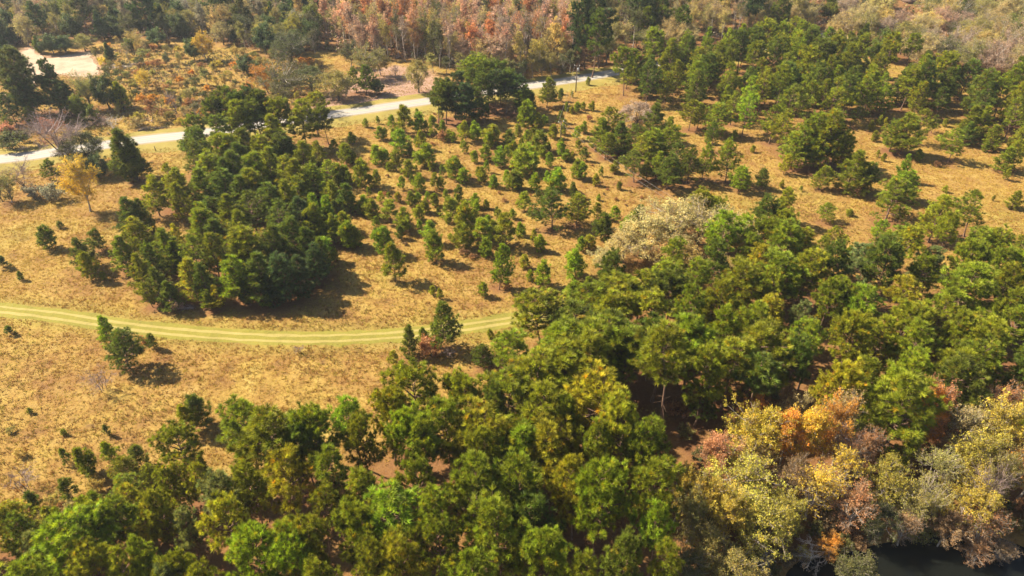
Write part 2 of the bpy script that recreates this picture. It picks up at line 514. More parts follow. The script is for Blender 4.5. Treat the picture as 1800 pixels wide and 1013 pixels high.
reg('slim', 'slender_tree', 'tree', [
    hardwood_proto(71, 18, 6.0, 2.3, 48, 5, 7, 12, .34, .16, .36, 2.0, .6),
    hardwood_proto(72, 18, 7.5, 2.0, 42, 4, 7, 12, .34, .15, .36, 2.0, .6),
    hardwood_proto(73, 18, 5.0, 2.7, 52, 5, 7, 9, .34, .17, .36, 2.0, .6),
    hardwood_proto(74, 18, 8.5, 2.4, 40, 5, 8, 3, .30, .16, .36, 2.0, .7)], M_LEAF, M_HBARK, M_TWIG)
reg('bare', 'bare_tree', 'tree', [
    hardwood_proto(81, 12, 3.4, 4.6, 95, 8, 13, 0, .2, .19, .22, 2.4, .35, 1, .013),
    hardwood_proto(82, 12, 2.4, 3.4, 80, 7, 12, 0, .2, .16, .28, 2.2, .55, 2, .013)], M_LEAF, M_DBARK, M_TWIG)
reg('snag', 'dead_tree', 'tree', [
    hardwood_proto(85, 11, 2.0, 3.6, 45, 7, 6, 0, .2, .16, .30, 2.2, .4, 1, .018)], M_LEAF, M_PALE, M_PALE)
reg('shrub', 'shrub', 'shrub', [
    hardwood_proto(91, 2.4, .3, 1.5, 40, 8, 6, 9, .19, .06, .28, 2.6, .3, 4, .010),
    hardwood_proto(92, 2.2, .2, 1.7, 44, 8, 6, 8, .19, .06, .32, 2.4, .3, 4, .010),
    hardwood_proto(93, 2.6, .4, 1.3, 36, 6, 6, 9, .19, .06, .32, 2.4, .4, 3, .010)], M_LEAF, M_DBARK, M_TWIG)
reg('bareshrub', 'bare_shrub', 'shrub', [
    hardwood_proto(95, 3, .4, 1.6, 45, 9, 9, 0, .2, .05, .25, 2.4, .5, 4, .009),
    hardwood_proto(96, 2.5, .3, 1.4, 40, 8, 9, 1, .12, .05, .25, 2.4, .5, 4, .009)], M_LEAF, M_DBARK, M_TWIG)

TONE = {  # base leaf colours
    'mid': (0.22, 0.243, 0.018), 'dark': (0.13, 0.163, 0.021), 'deep': (0.075, 0.112, 0.038), 'bright': (0.235, 0.305, 0.018), 'yelgreen': (0.32, 0.31, 0.023),
    'blue': (0.175, 0.205, 0.07), 'olive': (0.27, 0.245, 0.07), 'dolive': (0.108, 0.116, 0.038), 'tan': (0.42, 0.325, 0.14), 'cream': (0.5, 0.43, 0.185), 'straw': (0.46, 0.37, 0.12),
    'yellow': (0.54, 0.4, 0.045), 'orange': (0.54, 0.25, 0.04), 'red': (0.4, 0.165, 0.1), 'pink': (0.55, 0.34, 0.26), 'salmon': (0.5, 0.23, 0.11),
    'rust': (0.34, 0.17, 0.075), 'brown': (0.24, 0.16, 0.085), 'mauve': (0.37, 0.26, 0.21), 'gold': (0.42, 0.35, 0.055), 'grey': (0.297, 0.270, 0.216)}
WORD = {'mid': 'green', 'dark': 'dark-green', 'deep': 'blackish-green', 'bright': 'bright-green', 'yelgreen': 'yellow-green', 'blue': 'bluish-green',
        'olive': 'olive', 'dolive': 'dark olive', 'tan': 'tan', 'cream': 'cream-coloured', 'straw': 'straw-coloured', 'yellow': 'yellow', 'orange': 'orange', 'red': 'red',
        'pink': 'pinkish', 'salmon': 'salmon-coloured', 'rust': 'rust-coloured', 'brown': 'brown', 'mauve': 'mauve-brown', 'gold': 'yellow-olive', 'grey': 'greyish'}
# ------------------------------------------------------------------ layout: where every tree stands, worked out on the ground plane
rl = random.Random(3)
TREES = []
ORG = {'TL': (0, 0), 'TM': (600, 0), 'TR': (1200, 0), 'ML': (0, 338), 'MM': (600, 338), 'MR': (1200, 338), 'BL': (0, 676), 'BM': (600, 676), 'BR': (1200, 676), 'F': (0, 0)}
def put(kind, X, Y, h, tone, stand, w=None, label=None, ref=None, var=None, hand=True):
    K = KIND[kind]
    v = var if var is not None else rl.randrange(len(K['var']))
    p = K['var'][v % len(K['var'])]
    s = h / p['H']
    sx = s
    if w: sx = min(max(w / p['W'], s * .72), s * (1.6 if 'right field' in stand or 'power line' in stand else 1.45))
    else: sx = s * rl.uniform(.92, 1.22)
    px, py = pix(X, Y, h * .7)
    t = dict(kind=kind, X=X, Y=Y, h=h, tone=tone, stand=stand, sx=sx, s=s, var=v % len(K['var']), label=label, ref=ref, px=px, py=py, rad=sx * p['W'] / 2, hand=hand)
    TREES.append(t)
    return t
def T(crop, kind, x, yt, h=None, yb=None, xb=None, w=None, tone='mid', stand='', label=None, ref=None, var=None):
    """top of the tree at (x, yt); either its height in metres or the picture row of its foot"""
    ox, oy = ORG[crop]; k = {'F': 1, 'LM': 3.617}.get(crop, 3.0)
    fx, ft = ox + x / k, oy + yt / k
    d = ray(fx, ft)
    if yb is not None:
        gx, gy = ground(ox + (xb if xb is not None else x) / k, oy + yb / k)
        t = gy / d[1]
        h = max(.5, CAM_H + t * d[2])
        X, Y = (t * d[0] * .6 + gx * .4), gy
    else:
        t = (h - CAM_H) / d[2]
        X, Y = t * d[0], t * d[1]
    wm = None
    if w: wm = w / k * m_per_px(X, Y, h * .5)
    return put(kind, X, Y, h, tone, stand, wm, label, ref, var)

YP = 'young pines scattered over the field'
def young(crop, rows):
    for r in rows:
        x, yt, yb = r[:3]; w = r[3] if len(r) > 3 else None
        tone = r[4] if len(r) > 4 else rl.choice(['mid', 'mid', 'bright', 'mid', 'bright', 'yelgreen'])
        T(crop, 'young', x, yt, yb=yb, w=w, tone=tone, stand=YP)
young('TM', [(325,560,700,90),(265,605,690),(205,670,740),(230,675,735),(125,625,670),(190,615,655),(405,600,700),(480,610,720),(310,690,815,100),(275,680,740),(420,690,790),
 (455,760,875,115),(185,770,870),(235,790,860),(285,800,900),(350,850,940),(250,860,900),(100,850,990,90),(25,760,850),(15,880,960),(180,900,980),(155,930,1000),(405,915,1010),
 (495,915,1000),(525,935,1000),(600,830,940,100),(645,890,970,100),(655,640,750),(630,660,720),(700,660,740),(650,745,810),(705,800,860),(760,770,850),(800,660,760,110),
 (775,700,780),(740,880,960),(720,880,930),(800,920,990),(840,780,880),(870,770,850),(880,690,770,100,'dark'),(965,540,675,90,'bright'),(1035,600,690),(1070,610,660),(935,660,720),
 (1010,680,760),(975,690,750),(1050,700,800,110),(1120,660,730),(1095,760,800),(1025,740,800),(960,760,905,150),(1000,800,890),(910,750,830),(1165,750,840),(1190,790,850),(1100,810,880),
 (1245,670,740),(1280,780,850),(1240,850,940),(1272,860,950),(1345,920,980),(1370,880,930),(1140,890,1000,100),(1110,940,1010),(1020,915,1005),(900,910,1000,110),(870,900,980),(930,930,1000),
 (965,890,940),(1465,960,1000),(1215,800,850),(1190,540,590),(1215,560,600),(1240,540,590),(1275,540,580),(1325,535,585),(1215,480,515),(1300,410,450),
 (50,700,760),(60,800,860),(340,580,650),(445,640,700),(530,640,700),(560,690,745),(590,700,750),(1000,610,660),(1060,770,830),(140,985,1040),(320,930,1000),(465,850,905)])
young('MM', [(35,0,105,90),(15,110,200),(40,160,290,100),(65,190,290),(115,20,110),(165,40,140),(207,0,60),(255,45,160,100),(320,90,205,90),(185,130,200),(225,190,325,110),(275,270,465,120,'mid'),(412,70,150),
 (367,0,70),(400,0,50),(450,0,50),(497,10,75),(570,35,150,95),(610,10,80),(460,155,270,90),(495,210,365,100),(575,215,260),(655,60,225,110),(640,170,290,110),(740,145,280,110),(770,120,190),(700,10,80),
 (765,40,90),(762,245,340,70,'bright'),(805,150,230),(870,120,290,130),(905,90,140),(945,160,230),(965,335,400),(995,410,465),(1065,370,490,85),(1052,225,310,65,'bright'),(967,0,100,80),
 (1350,60,140),(1400,110,250,100,'dark'),(1440,70,150,90),(1575,65,130,90,'dark'),(1500,140,220),(1530,110,190),(1240,300,450,110,'bright'),(1265,240,310),(1305,230,295,70),(1305,450,510,50,'bright'),
 (745,480,550,55),(480,495,540),(520,505,560),(270,840,910,60),(790,725,770),(830,735,780),(975,520,555,40,'dark'),(1210,480,590,110),(700,90,150),(830,90,150),(560,120,165),(300,0,50),(250,0,40),(90,60,120)])
ORG['LM'] = (440, 180)
for (x, y, yb, w) in [(415,250,400,80),(530,240,310,70),(600,262,400,90),(500,360,440,60),(560,400,515,80),(620,440,525,60),(520,500,640,85),(610,520,700,105),(480,600,790,100),(400,590,780,110),(500,690,800,60),(590,700,830,95),(620,770,910,80),(665,800,925,75),
    (470,860,1010,115),(530,920,1010,60),(360,420,500,70),(285,440,560,100),(240,340,480,110),(335,300,370,60),(295,500,610,90),(345,560,700,80),(440,470,560,70),(555,460,540,60),(430,330,400,70),(540,620,720,70),(330,620,760,90),(450,760,880,90),(560,560,640,60)]:
    T('LM', 'young', x * 1.0, y, yb=yb, w=w, tone=rl.choice(['mid', 'mid', 'bright', 'dark']), stand=YP)
T('MM','mid',835,280,yb=515,xb=822,w=130,tone='bright',stand=YP,var=2,label='tallest slim young pine in mid field, clear trunk above a reddish patch',ref='the slim tall field pine')
T('MM','mid',1115,0,yb=200,w=225,tone='dark',stand=YP,var=3,label='largest bushy dark pine in the middle of the young pine field',ref='the big bushy field pine')
T('MM','mid',1245,20,yb=175,w=140,tone='mid',stand=YP,var=1)
T('MM','mid',345,695,yb=865,w=95,tone='dark',stand='pines along the grassy track',var=4,label='slim dark pine on the near edge of the track, left of the lone round-topped pine',ref='the slim dark pine beside the track')
T('MM','mid',500,570,yb=820,xb=515,w=180,tone='dark',stand='pines along the grassy track',var=2,label='lone round-topped pine standing across the track with orange brush at its foot',ref='the lone pine across the track')
T('MM','mid',435,710,yb=800,w=70,tone='mid',stand='pines along the grassy track',var=4)
T('MM','mid',745,810,yb=925,w=105,tone='dark',stand='pines along the grassy track',var=1,label='small dark bushy pine right of the lone track pine, below the track end')
T('TM','mid',1085,415,yb=570,w=115,tone='mid',stand='pines along the paved road',var=2,label='loose pale green pine below the road, left of the roadside utility pole',ref='the loose roadside pine')
# lone trees on the near field
NF = 'lone pines on the near field'
T('ML','young',228,190,yb=300,w=90,tone='dark',stand=NF,var=2,label='compact dark young pine alone on the golden grass at far left',ref='the compact lone pine at far left')
T('ML','young',315,155,yb=190,w=35,tone='dark',stand=NF,label='tiny dark pine seedling behind the compact lone pine at far left')
T('ML','mid',425,240,yb=405,w=125,tone='dark',stand=NF,var=4,label='dark bushy pine at the left of a trio, left of the big clump',ref='the trio of small pines')
T('ML','mid',505,195,yb=310,xb=520,w=100,tone='dark',stand=NF,var=2,label='round-topped dark pine at the back of the trio left of the clump')
T('ML','young',450,320,yb=455,w=90,tone='mid',stand=NF,var=3,label='front pine of the trio left of the clump, lighter green')
T('ML','young',545,420,yb=465,w=40,tone='mid',stand=NF)
T('ML','young',2,340,yb=400,w=60,tone='deep',stand=NF,label='dark young pine cut by the left edge above the track')
T('ML','young',105,420,yb=465,w=32,tone='dark',stand=NF,label='tiny dark pine near the left edge above the track')
T('ML','young',45,705,yb=750,w=45,tone='dark',stand=NF,label='tiny pine below the track near the left edge')
T('ML','mid',545,650,yb=800,xb=565,w=110,tone='bright',stand=NF,var=4,label='bright feathery pine overlapping the near edge of the track at left',ref='the bright feathery pine')
T('ML','mid',630,735,yb=930,xb=640,w=175,tone='dark',stand=NF,var=1,label='stout dark pine below the track at left, casting a broad shadow',ref='the stout dark pine below the track')
T('ML','young',795,745,yb=822,w=55,tone='dark',stand=NF,label='small round young pine below the track right of the stout dark pine')
T('BL','young',1030,65,yb=215,w=130,tone='dark',stand=NF,var=3,label='dark bushy pine alone on the near field, right one of a pair',ref='the pair of pines on the near field')
T('BL','young',968,110,yb=265,w=90,tone='mid',stand=NF,var=1,label='smaller pine at the left of the pair alone on the near field')
T('BL','young',555,215,yb=270,w=38,tone='dark',stand=NF,label='tiny leaning seedling on the near field left of the pine pair')
# left clump
LC = 'pines of the big clump left of centre'
for (x, y, h, w, tn) in [(660,25,11,170,'dark'),(695,130,10,160,'yelgreen'),(610,235,9,130,'mid'),(830,200,11,170,'mid'),(915,165,7,80,'yelgreen'),(1015,95,12,200,'mid'),(1050,55,12,150,'mid'),(1110,150,11,170,'dark'),(1000,235,11,150,'mid'),
 (1090,225,11,160,'mid'),(1280,185,13,260,'mid'),(1310,10,12,180,'dark'),(1460,60,12,180,'dark'),(1560,25,11,150,'deep'),(1660,55,10,150,'mid'),(1740,110,8,90,'mid'),(1690,235,10,120,'dark'),(1640,280,10,130,'deep'),(965,350,10,170,'yelgreen'),
 (1210,340,11,180,'bright'),(1120,490,6,90,'yelgreen'),(1085,515,5,80,'mid'),(700,330,10,130,'mid'),(790,400,9,130,'dark'),(870,470,7,110,'dark'),(1410,190,13,200,'dark'),(1530,130,12,190,'dark'),(770,270,10,120,'dark'),(1360,330,12,200,'dark'),
 (1470,320,12,180,'deep'),(1180,20,12,150,'mid'),(1230,90,12,160,'mid'),(1560,330,10,160,'deep'),(660,220,9,100,'mid'),(730,30,10,100,'dark'),(1330,400,9,150,'dark'),(1040,380,10,130,'dark'),(1240,220,12,150,'mid'),(900,250,9,110,'mid'),
 (1600,200,11,150,'dark'),(760,480,6,90,'mid'),(1290,470,6,100,'deep'),(1770,160,6,80,'mid'),(1400,420,8,120,'deep')]:
    T('ML', 'mid', x, y, h=h, w=w * 1.06, tone=tn, stand=LC, var=rl.choice([2, 4, 0, 4, 2, 5]))
for (x, y, h, w, tn) in [(870,870,12,130,'mid'),(775,930,11,160,'mid'),(1060,880,12,180,'mid'),(1040,680,13,160,'dark'),(1180,715,13,170,'mid'),(1390,780,12,190,'mid'),(1420,600,13,180,'mid'),(1545,840,12,180,'mid'),(1650,750,8,110,'mid'),(1720,850,8,110,'bright'),
 (1000,690,11,110,'mid'),(1240,760,12,150,'dark'),(1150,830,12,150,'dark'),(1330,900,12,170,'mid'),(1480,950,12,160,'mid'),(1240,930,12,160,'dark'),(1600,920,9,120,'mid'),(1490,720,11,140,'dark'),(1700,960,6,80,'bright'),(940,960,11,130,'mid')]:
    T('TL', 'mid', x, y, h=h, w=w * 1.06, tone=tn, stand=LC, var=rl.choice([2, 4, 0, 4, 2, 5]))
for (x, y, h, w, tn) in [(1170,475,17,150,'dark'),(1285,470,17,130,'deep'),(1390,480,16,140,'dark'),(1240,500,16,120,'dark'),(1330,500,16,110,'dark'),(1570,525,15,160,'mid'),(1640,490,14,140,'mid'),(1700,560,12,100,'dark'),(1090,520,15,130,'dark'),(1225,530,16,140,'mid'),(1340,540,15,140,'dark'),(1450,520,15,130,'mid'),(1020,610,12,110,'mid'),(1130,610,14,130,'dark')]:
    T('TL', 'tall', x, y, h=h, w=w, tone=tn, stand='tall pines between the clump and the paved road')
for (x, y, h, w, tn) in [(345,222,12,55,'dark'),(385,236,13,60,'mid'),(425,226,13,60,'dark'),(460,238,12,60,'mid'),(495,232,12,55,'dark'),(525,250,11,50,'mid'),(362,268,12,60,'mid'),(405,262,13,65,'dark'),(445,268,12,60,'mid'),(487,276,11,55,'mid'),(328,252,11,50,'dark'),(545,290,9,45,'mid'),(520,310,10,50,'mid'),(430,300,12,65,'mid'),(390,300,12,65,'dark'),(470,320,11,60,'dark'),(300,296,10,48,'mid'),(575,318,8,40,'mid')]:
    T('F', 'mid', x, y, h=h, w=w * 1.06, tone=tn, stand=LC, var=rl.choice([2, 4, 0, 4, 2, 5]))
# upper left: trees along the road and in the rough field
UL = 'trees and brush along the left of the paved road'
T('TL','bare',265,600,yb=890,xb=330,w=270,stand=UL,tone='mauve',var=0,label='large leafless purplish-grey tree in front of the paved road at left',ref='the large leafless purplish tree')
T('TL','maple',225,590,h=12,w=150,stand=UL,tone='red',var=3,label='red-crowned tree just behind the leafless purplish tree across the road',ref='the red-crowned tree')
T('TL','oak',445,680,yb=880,xb=420,w=220,stand=UL,tone='dolive',var=1,label='thin olive tree right of the leafless purplish tree, in front of the road')
T('F','maple',128,276,yb=372,xb=149,w=56,stand=UL,tone='yellow',var=0,label='golden-yellow tree at the left edge of the field, below the road',ref='the golden-yellow tree at left')
T('F','bare',27,275,yb=338,xb=48,w=42,stand=UL,tone='mauve',var=1,label='thin bare grey sapling near the left edge, below the road')
T('F','shrub',92,318,yb=352,w=42,stand=UL,tone='grey',var=1,label='silvery grey shrub at the foot of the golden-yellow tree')
T('F','shrub',60,325,yb=350,w=40,stand=UL,tone='grey',var=0)
T('F','mid',88,283,yb=322,w=36,stand=UL,tone='dark',var=3,label='small dark pine left of the golden-yellow tree')
T('F','maple',7,303,yb=356,w=36,stand=UL,tone='olive',var=1,label='yellowish small tree at the left edge, its shadow on the grass')
T('F','bare',-12,300,yb=355,w=40,stand=UL,tone='mauve',var=1)
T('F','ever',217,224,yb=316,xb=225,w=60,stand=UL,tone='dark',var=0,label='shaggy dark evergreen standing in front of the road at left',ref='the shaggy evergreen')
T('F','ever',232,262,yb=318,xb=232,w=40,stand=UL,tone='dark',var=1)
T('F','ever',165,272,yb=312,w=40,stand=UL,tone='deep',var=1,label='low dark evergreen in shade between the golden tree and the shaggy evergreen')
T('F','snag',193,200,yb=236,w=44,stand=UL,tone='mauve',var=0,label='leaning dead trunk with thin pinkish branches just across the road')
T('F','bareshrub',172,200,yb=223,w=60,stand=UL,tone='mauve',label='grey-pink brush thicket across the road above the shaggy evergreen')
T('F','shrub',20,230,yb=262,w=50,stand=UL,tone='dolive'); T('F','shrub',5,215,yb=240,w=40,stand=UL,tone='red'); T('F','young',40,233,yb=250,w=26,stand=UL,tone='dark')
T('F','bareshrub',40,252,yb=266,w=50,stand=UL,tone='mauve')
T('TL','mid',60,400,h=14,w=170,stand=UL,tone='deep',var=3,label='broad dark bluish pine at the left edge below the sandy clearing'); T('TL','mid',20,500,h=10,w=120,stand=UL,tone='deep'); T('TL','mid',120,440,h=11,w=120,stand=UL,tone='deep',var=1)
T('TL','tall',75,240,yb=610,xb=130,w=190,stand=UL,tone='dolive',var=1,label='gnarled tall pine with crooked limbs against the sandy clearing',ref='the gnarled pine by the sandy clearing')
T('TL','tall',215,325,h=17,w=100,stand=UL,tone='deep',var=5)
T('TL','mid',280,385,yb=600,w=170,stand=UL,tone='deep',var=3,label='dense dark pine right of the gnarled pine, below the sand'); T('TL','mid',340,430,yb=610,w=140,stand=UL,tone='deep',var=0); T('TL','oak',440,380,yb=580,w=150,stand=UL,tone='olive',var=2)
T('TL','ever',540,395,yb=575,w=150,stand=UL,tone='deep',var=1,label='round dark evergreen at the right end of the thicket below the sand',ref='the round evergreen below the sand'); T('TL','ever',410,500,yb=640,w=90,stand=UL,tone='dark',var=1); T('TL','mid',155,565,yb=660,w=90,stand=UL,tone='dark',var=1)
T('TL','mid',30,620,yb=690,w=80,stand=UL,tone='dark'); T('TL','ever',470,560,yb=650,w=80,stand=UL,tone='dark',var=1)
T('TL','ever',625,430,yb=578,w=95,stand=UL,tone='yelgreen',var=0,label='golden-green conical tree in the rough field across the road',ref='the golden-green conical tree')
T('TL','maple',785,515,yb=640,w=55,stand=UL,tone='rust',var=2,label='slim rust-coloured small tree in the rough field across the road',ref='the slim rust-coloured tree')
T('TL','bare',900,465,yb=602,xb=920,w=60,stand=UL,tone='mauve',var=1,label='thin bare leaning sapling in the rough field across the road')
T('TL','maple',1030,525,yb=640,w=80,stand=UL,tone='dolive',var=3); T('TL','maple',750,355,yb=475,w=70,stand=UL,tone='yellow',var=1,label='bright yellow young tree in the rough field below the brush pile',ref='the bright yellow young tree')
T('TL','ever',548,225,yb=335,xb=580,w=60,stand=UL,tone='deep',var=0,label='narrow dark evergreen at the right end of the sandy clearing',ref='the narrow evergreen by the sand')
T('TL','shrub',545,300,yb=345,w=50,stand=UL,tone='yellow'); T('TL','slim',665,225,yb=350,xb=682,w=90,stand=UL,tone='olive',var=3)
T('TL','maple',1375,320,yb=490,xb=1420,w=150,stand=UL,tone='orange',var=1,label='broad orange tree by the bend of the rough field, nearest the clump',ref='the broad orange tree')
T('TL','maple',1310,420,yb=500,w=90,stand=UL,tone='orange',var=3)
T('TL','maple',1065,155,yb=320,w=95,stand=UL,tone='yellow',var=0,label='amber-yellow tall tree at the edge of the far woods, upper left',ref='the amber tree at the woods edge')
T('TL','ever',1010,205,yb=320,w=90,stand=UL,tone='deep',var=1); T('TL','ever',1290,290,yb=392,w=140,stand=UL,tone='deep',var=1,label='round dark evergreen bush left of the broad orange tree')
T('TL','oak',1520,165,yb=345,w=250,stand=UL,tone='dolive',var=0,label='big spreading olive oak above the broad orange tree',ref='the spreading olive oak'); T('TL','oak',1490,325,yb=585,w=240,stand=UL,tone='dolive',var=2,label='wide dark olive oak right of the broad orange tree',ref='the wide oak')
T('TL','oak',1770,350,yb=530,w=150,stand=UL,tone='olive',var=1,label='yellow-green oak on the cleared ground left of the roadside pines',ref='the yellow-green oak'); T('TL','oak',1630,330,yb=500,w=150,stand=UL,tone='dolive',var=1)
T('TL','maple',1080,355,yb=450,w=60,stand=UL,tone='olive'); T('TL','maple',985,460,yb=530,w=60,stand=UL,tone='olive',var=1)
T('TL','ever',260,180,yb=285,w=130,stand=UL,tone='deep',var=1,label='dark evergreen thicket tree on the far rim of the sandy clearing'); T('TL','ever',330,185,yb=280,w=120,stand=UL,tone='deep',var=1); T('TL','ever',200,190,yb=280,w=90,stand=UL,tone='dark',var=0); T('TL','oak',430,170,yb=270,w=130,stand=UL,tone='olive',var=1)
T('TL','ever',620,125,yb=200,w=100,stand=UL,tone='deep',var=1); T('TL','tall',30,250,h=17,w=150,stand=UL,tone='dolive',var=1); T('TL','oak',0,330,h=9,w=140,stand=UL,tone='dolive')
T('TL','ever',680,200,yb=270,w=110,stand=UL,tone='dark',var=1); T('TL','ever',820,150,yb=245,w=110,stand=UL,tone='deep',var=1); T('TL','oak',700,160,yb=250,w=120,stand=UL,tone='straw',var=2)
# cleared ground above the road, middle
CG = 'trees on the cleared ground above the road'
T('TM','oak',125,240,yb=420,w=150,stand=CG,tone='olive',var=2); T('TM','mid',110,345,yb=500,xb=135,w=110,stand=CG,tone='dark',var=2,label='slim dark pine on the pink cleared ground above the road',ref='the slim pine on cleared ground'); T('TM','mid',70,360,yb=490,w=90,stand=CG,tone='dark',var=3)
T('TM','ever',190,425,yb=495,w=80,stand=CG,tone='deep',var=1); T('TM','bare',285,335,yb=420,w=50,stand=CG,tone='mauve',var=1,label='small bare grey tree in the middle of the pink cleared ground'); T('TM','oak',400,300,yb=490,w=115,stand=CG,tone='olive',var=1,label='olive-yellow tree on the cleared ground left of the dark roadside pines',ref='the olive-yellow tree')
T('TM','maple',200,250,yb=400,w=100,stand=CG,tone='olive',var=0); T('TM','maple',15,400,yb=510,w=90,stand=CG,tone='dolive',var=1); T('TM','maple',40,210,yb=360,w=100,stand=CG,tone='dolive',var=0)
# roadside dark pines
RP = 'dark pines on the near side of the road'
for (x, y, h, w, tn, v) in [(500,440,13,120,'dark',0),(590,375,16,240,'deep',4),(640,440,14,170,'deep',4),(540,430,14,140,'dark',2),(720,300,15,160,'mid',2),(770,330,15,140,'dark',0),(815,380,14,120,'deep',2),(870,380,14,120,'dark',0),(915,395,13,120,'deep',2),(960,440,11,110,'dark',4),
 (990,470,10,90,'dark',4),(740,390,14,110,'dark',3),(840,330,15,120,'dark',5),(690,360,14,110,'dark',1),(745,520,8,90,'dark',4)]:
    T('TM', 'tall', x, y, h=h, w=w, tone=tn, stand=RP, var=v)
T('TM','tall',1305,-20,h=27,w=150,tone='deep',stand='tall pair of pines across the road',var=1,label='left of two very tall dark pines across the road, top of the picture',ref='the very tall dark pines')
T('TM','tall',1385,-25,h=27,w=160,tone='deep',stand='tall pair of pines across the road',var=5,label='right of two very tall dark pines across the road, top of the picture')
T('TM','tall',1345,60,h=24,w=120,tone='dark',stand='tall pair of pines across the road',var=3)
for (x, y, yb, w, tn) in [(960,310,420,80,'dolive'),(1010,270,410,90,'olive'),(1060,290,405,80,'dolive'),(1110,260,400,80,'olive'),(1160,270,390,80,'dolive'),(1210,250,385,70,'dolive'),(690,280,400,80,'dolive'),(550,290,390,80,'dolive'),(480,270,385,70,'olive'),(620,260,380,80,'olive'),(880,300,420,90,'olive'),(1260,240,380,60,'rust'),(795,290,410,90,'olive'),(910,320,425,70,'dolive')]:
    T('TM', 'maple', x, y, yb=yb, w=w, tone=tn, stand='low trees along the far side of the road')
# power line corridor clump, centre right
PC = 'pines of the clump right of the power line'
for (x, y, h, w, tn) in [(1425,580,12,180,'mid'),(1370,620,10,130,'mid'),(1490,640,10,140,'dark'),(1640,545,12,150,'dark'),(1660,680,11,190,'mid'),(1590,720,10,150,'mid'),(1760,660,11,170,'mid'),(1690,800,8,120,'mid'),(1400,700,8,120,'mid'),(1745,815,10,150,'dark'),(1560,800,9,150,'dark'),(1620,850,6,80,'mid'),(1780,760,10,140,'dark'),(1540,660,10,110,'dark')]:
    T('TM', 'mid', x, y, h=h, w=w, tone=tn, stand=PC)
T('TM','oak',1565,525,yb=690,w=180,tone='mauve',stand=PC,var=1,label='rounded mauve-brown tree among green pines right of the road corridor',ref='the rounded mauve-brown tree')
T('TM','young',1735,620,yb=705,w=60,tone='mid',stand=PC)
# right field: single pines and clusters
RF = 'pines standing on the right field'
for (x, y, yb, w, tn) in [(45,530,690,120,'mid'),(190,545,712,150,'mid'),(340,495,720,150,'bright'),(270,490,660,110,'mid'),(560,455,690,200,'mid'),(545,600,805,160,'mid'),(680,600,870,170,'mid'),(760,590,890,180,'mid'),(830,610,860,130,'dark'),(640,650,880,140,'mid'),(250,745,960,150,'mid'),(310,880,1010,120,'bright'),
 (430,890,1000,75,'dark'),(900,790,1010,200,'mid'),(980,860,1010,110,'dark'),(1190,600,810,230,'mid'),(915,565,670,110,'dark'),(1330,605,700,80,'dark'),(1440,690,855,150,'mid'),(1710,770,900,140,'mid'),(1770,740,890,110,'mid'),(1540,560,730,150,'mid'),(1640,660,790,100,'mid'),(1250,580,760,120,'mid'),(740,880,1000,100,'mid'),(120,760,950,110,'mid'),(40,780,970,130,'dark'),(90,540,680,100,'mid'),(600,700,885,140,'mid'),(690,740,905,130,'dark'),(860,690,900,130,'mid'),(790,640,860,150,'mid'),(480,560,760,130,'mid'),(1120,640,800,120,'mid'),(1500,640,760,110,'dark'),(1600,560,720,130,'mid'),(1790,640,800,120,'mid'),(170,650,800,90,'dark')]:
    T('TR', 'mid', x, y, yb=yb, w=w, tone=tn, stand=RF)
for (x, y, yb) in [(1040,610,660),(1000,640,690),(1015,690,745),(1030,790,830),(370,770,805),(1250,790,850),(1390,630,670),(1650,740,800),(1715,890,950),(525,950,990),(625,980,1010),(1385,980,1015),(1070,620,670),(1600,750,800),(545,820,920),(1380,700,740),(1060,810,850),(270,690,740),(140,700,760)]:
    T('TR', 'young', x, y, yb=yb, stand='small pines dotted over the right field', tone=rl.choice(['mid', 'mid', 'yelgreen']))
T('TR','shrub',1345,850,yb=880,w=35,tone='rust',stand=RF,label='small rust-coloured bush on the bare right field',ref='the rust bush on the right field')
T('TR','mid',1175,815,yb=960,w=75,tone='bright',stand=RF,var=4,label='slender light green pine on the right field below the widest field pine',ref='the slender pine on the right field'); T('TR','mid',1190,900,yb=1060,w=170,tone='bright',stand=RF,var=0)
T('MR','mid',1110,-60,yb=150,w=300,tone='mid',stand=RF,var=3,label='broad pine with dark reddish ground beneath, at the front of the right field',ref='the broad front pine at right')
for (x, y, yb, w, tn) in [(1350,25,262,190,'olive'),(1540,8,235,190,'mid'),(1035,148,272,110,'bright'),(1755,-10,85,130,'mid'),(750,60,155,100,'bright'),(785,110,175,50,'mid'),(880,280,392,90,'mid'),(790,195,370,140,'mid'),(1790,230,330,100,'mid')]:
    T('MR', 'mid', x, y, yb=yb, w=w, tone=tn if tn != 'olive' else 'yelgreen', stand=RF)
T('MR','young',885,90,yb=125,w=50,tone='mid',stand=RF); T('MR','young',1390,0,yb=20,stand=RF); T('MR','young',1640,15,yb=45,stand=RF)
# cream-leaved trees
CT = 'cream-leaved trees right of centre'
T('F','oak',1190,354,h=13,w=130,tone='cream',stand=CT,var=0,label='largest cream-leaved spreading tree right of centre, end of the power line',ref='the big cream-leaved tree')
T('F','oak',1240,360,h=13,w=120,tone='cream',stand=CT,var=2,label='cream-leaved tree with grey limbs, joined to the right of the largest one')
T('F','oak',1135,376,h=11,w=120,tone='cream',stand=CT,var=1,label='second cream-leaved tree, left of and lower than the largest one')
T('F','oak',1290,374,h=12,w=100,tone='straw',stand=CT,var=2,label='straw-coloured tree at the right shoulder of the cream-leaved trees')
T('F','oak',1100,408,h=8,w=100,tone='cream',stand=CT,var=0,label='low cream-leaved tree between the second one and the lowest one')
T('F','oak',1064,436,h=6,w=85,tone='cream',stand=CT,var=1,label='lowest pale cream bushy tree at the left end of the cream-leaved group',ref='the low cream tree')
T('F','maple',1275,440,h=9,w=70,tone='straw',stand=CT,var=1); T('F','oak',1200,425,h=9,w=110,tone='straw',stand=CT,var=1)
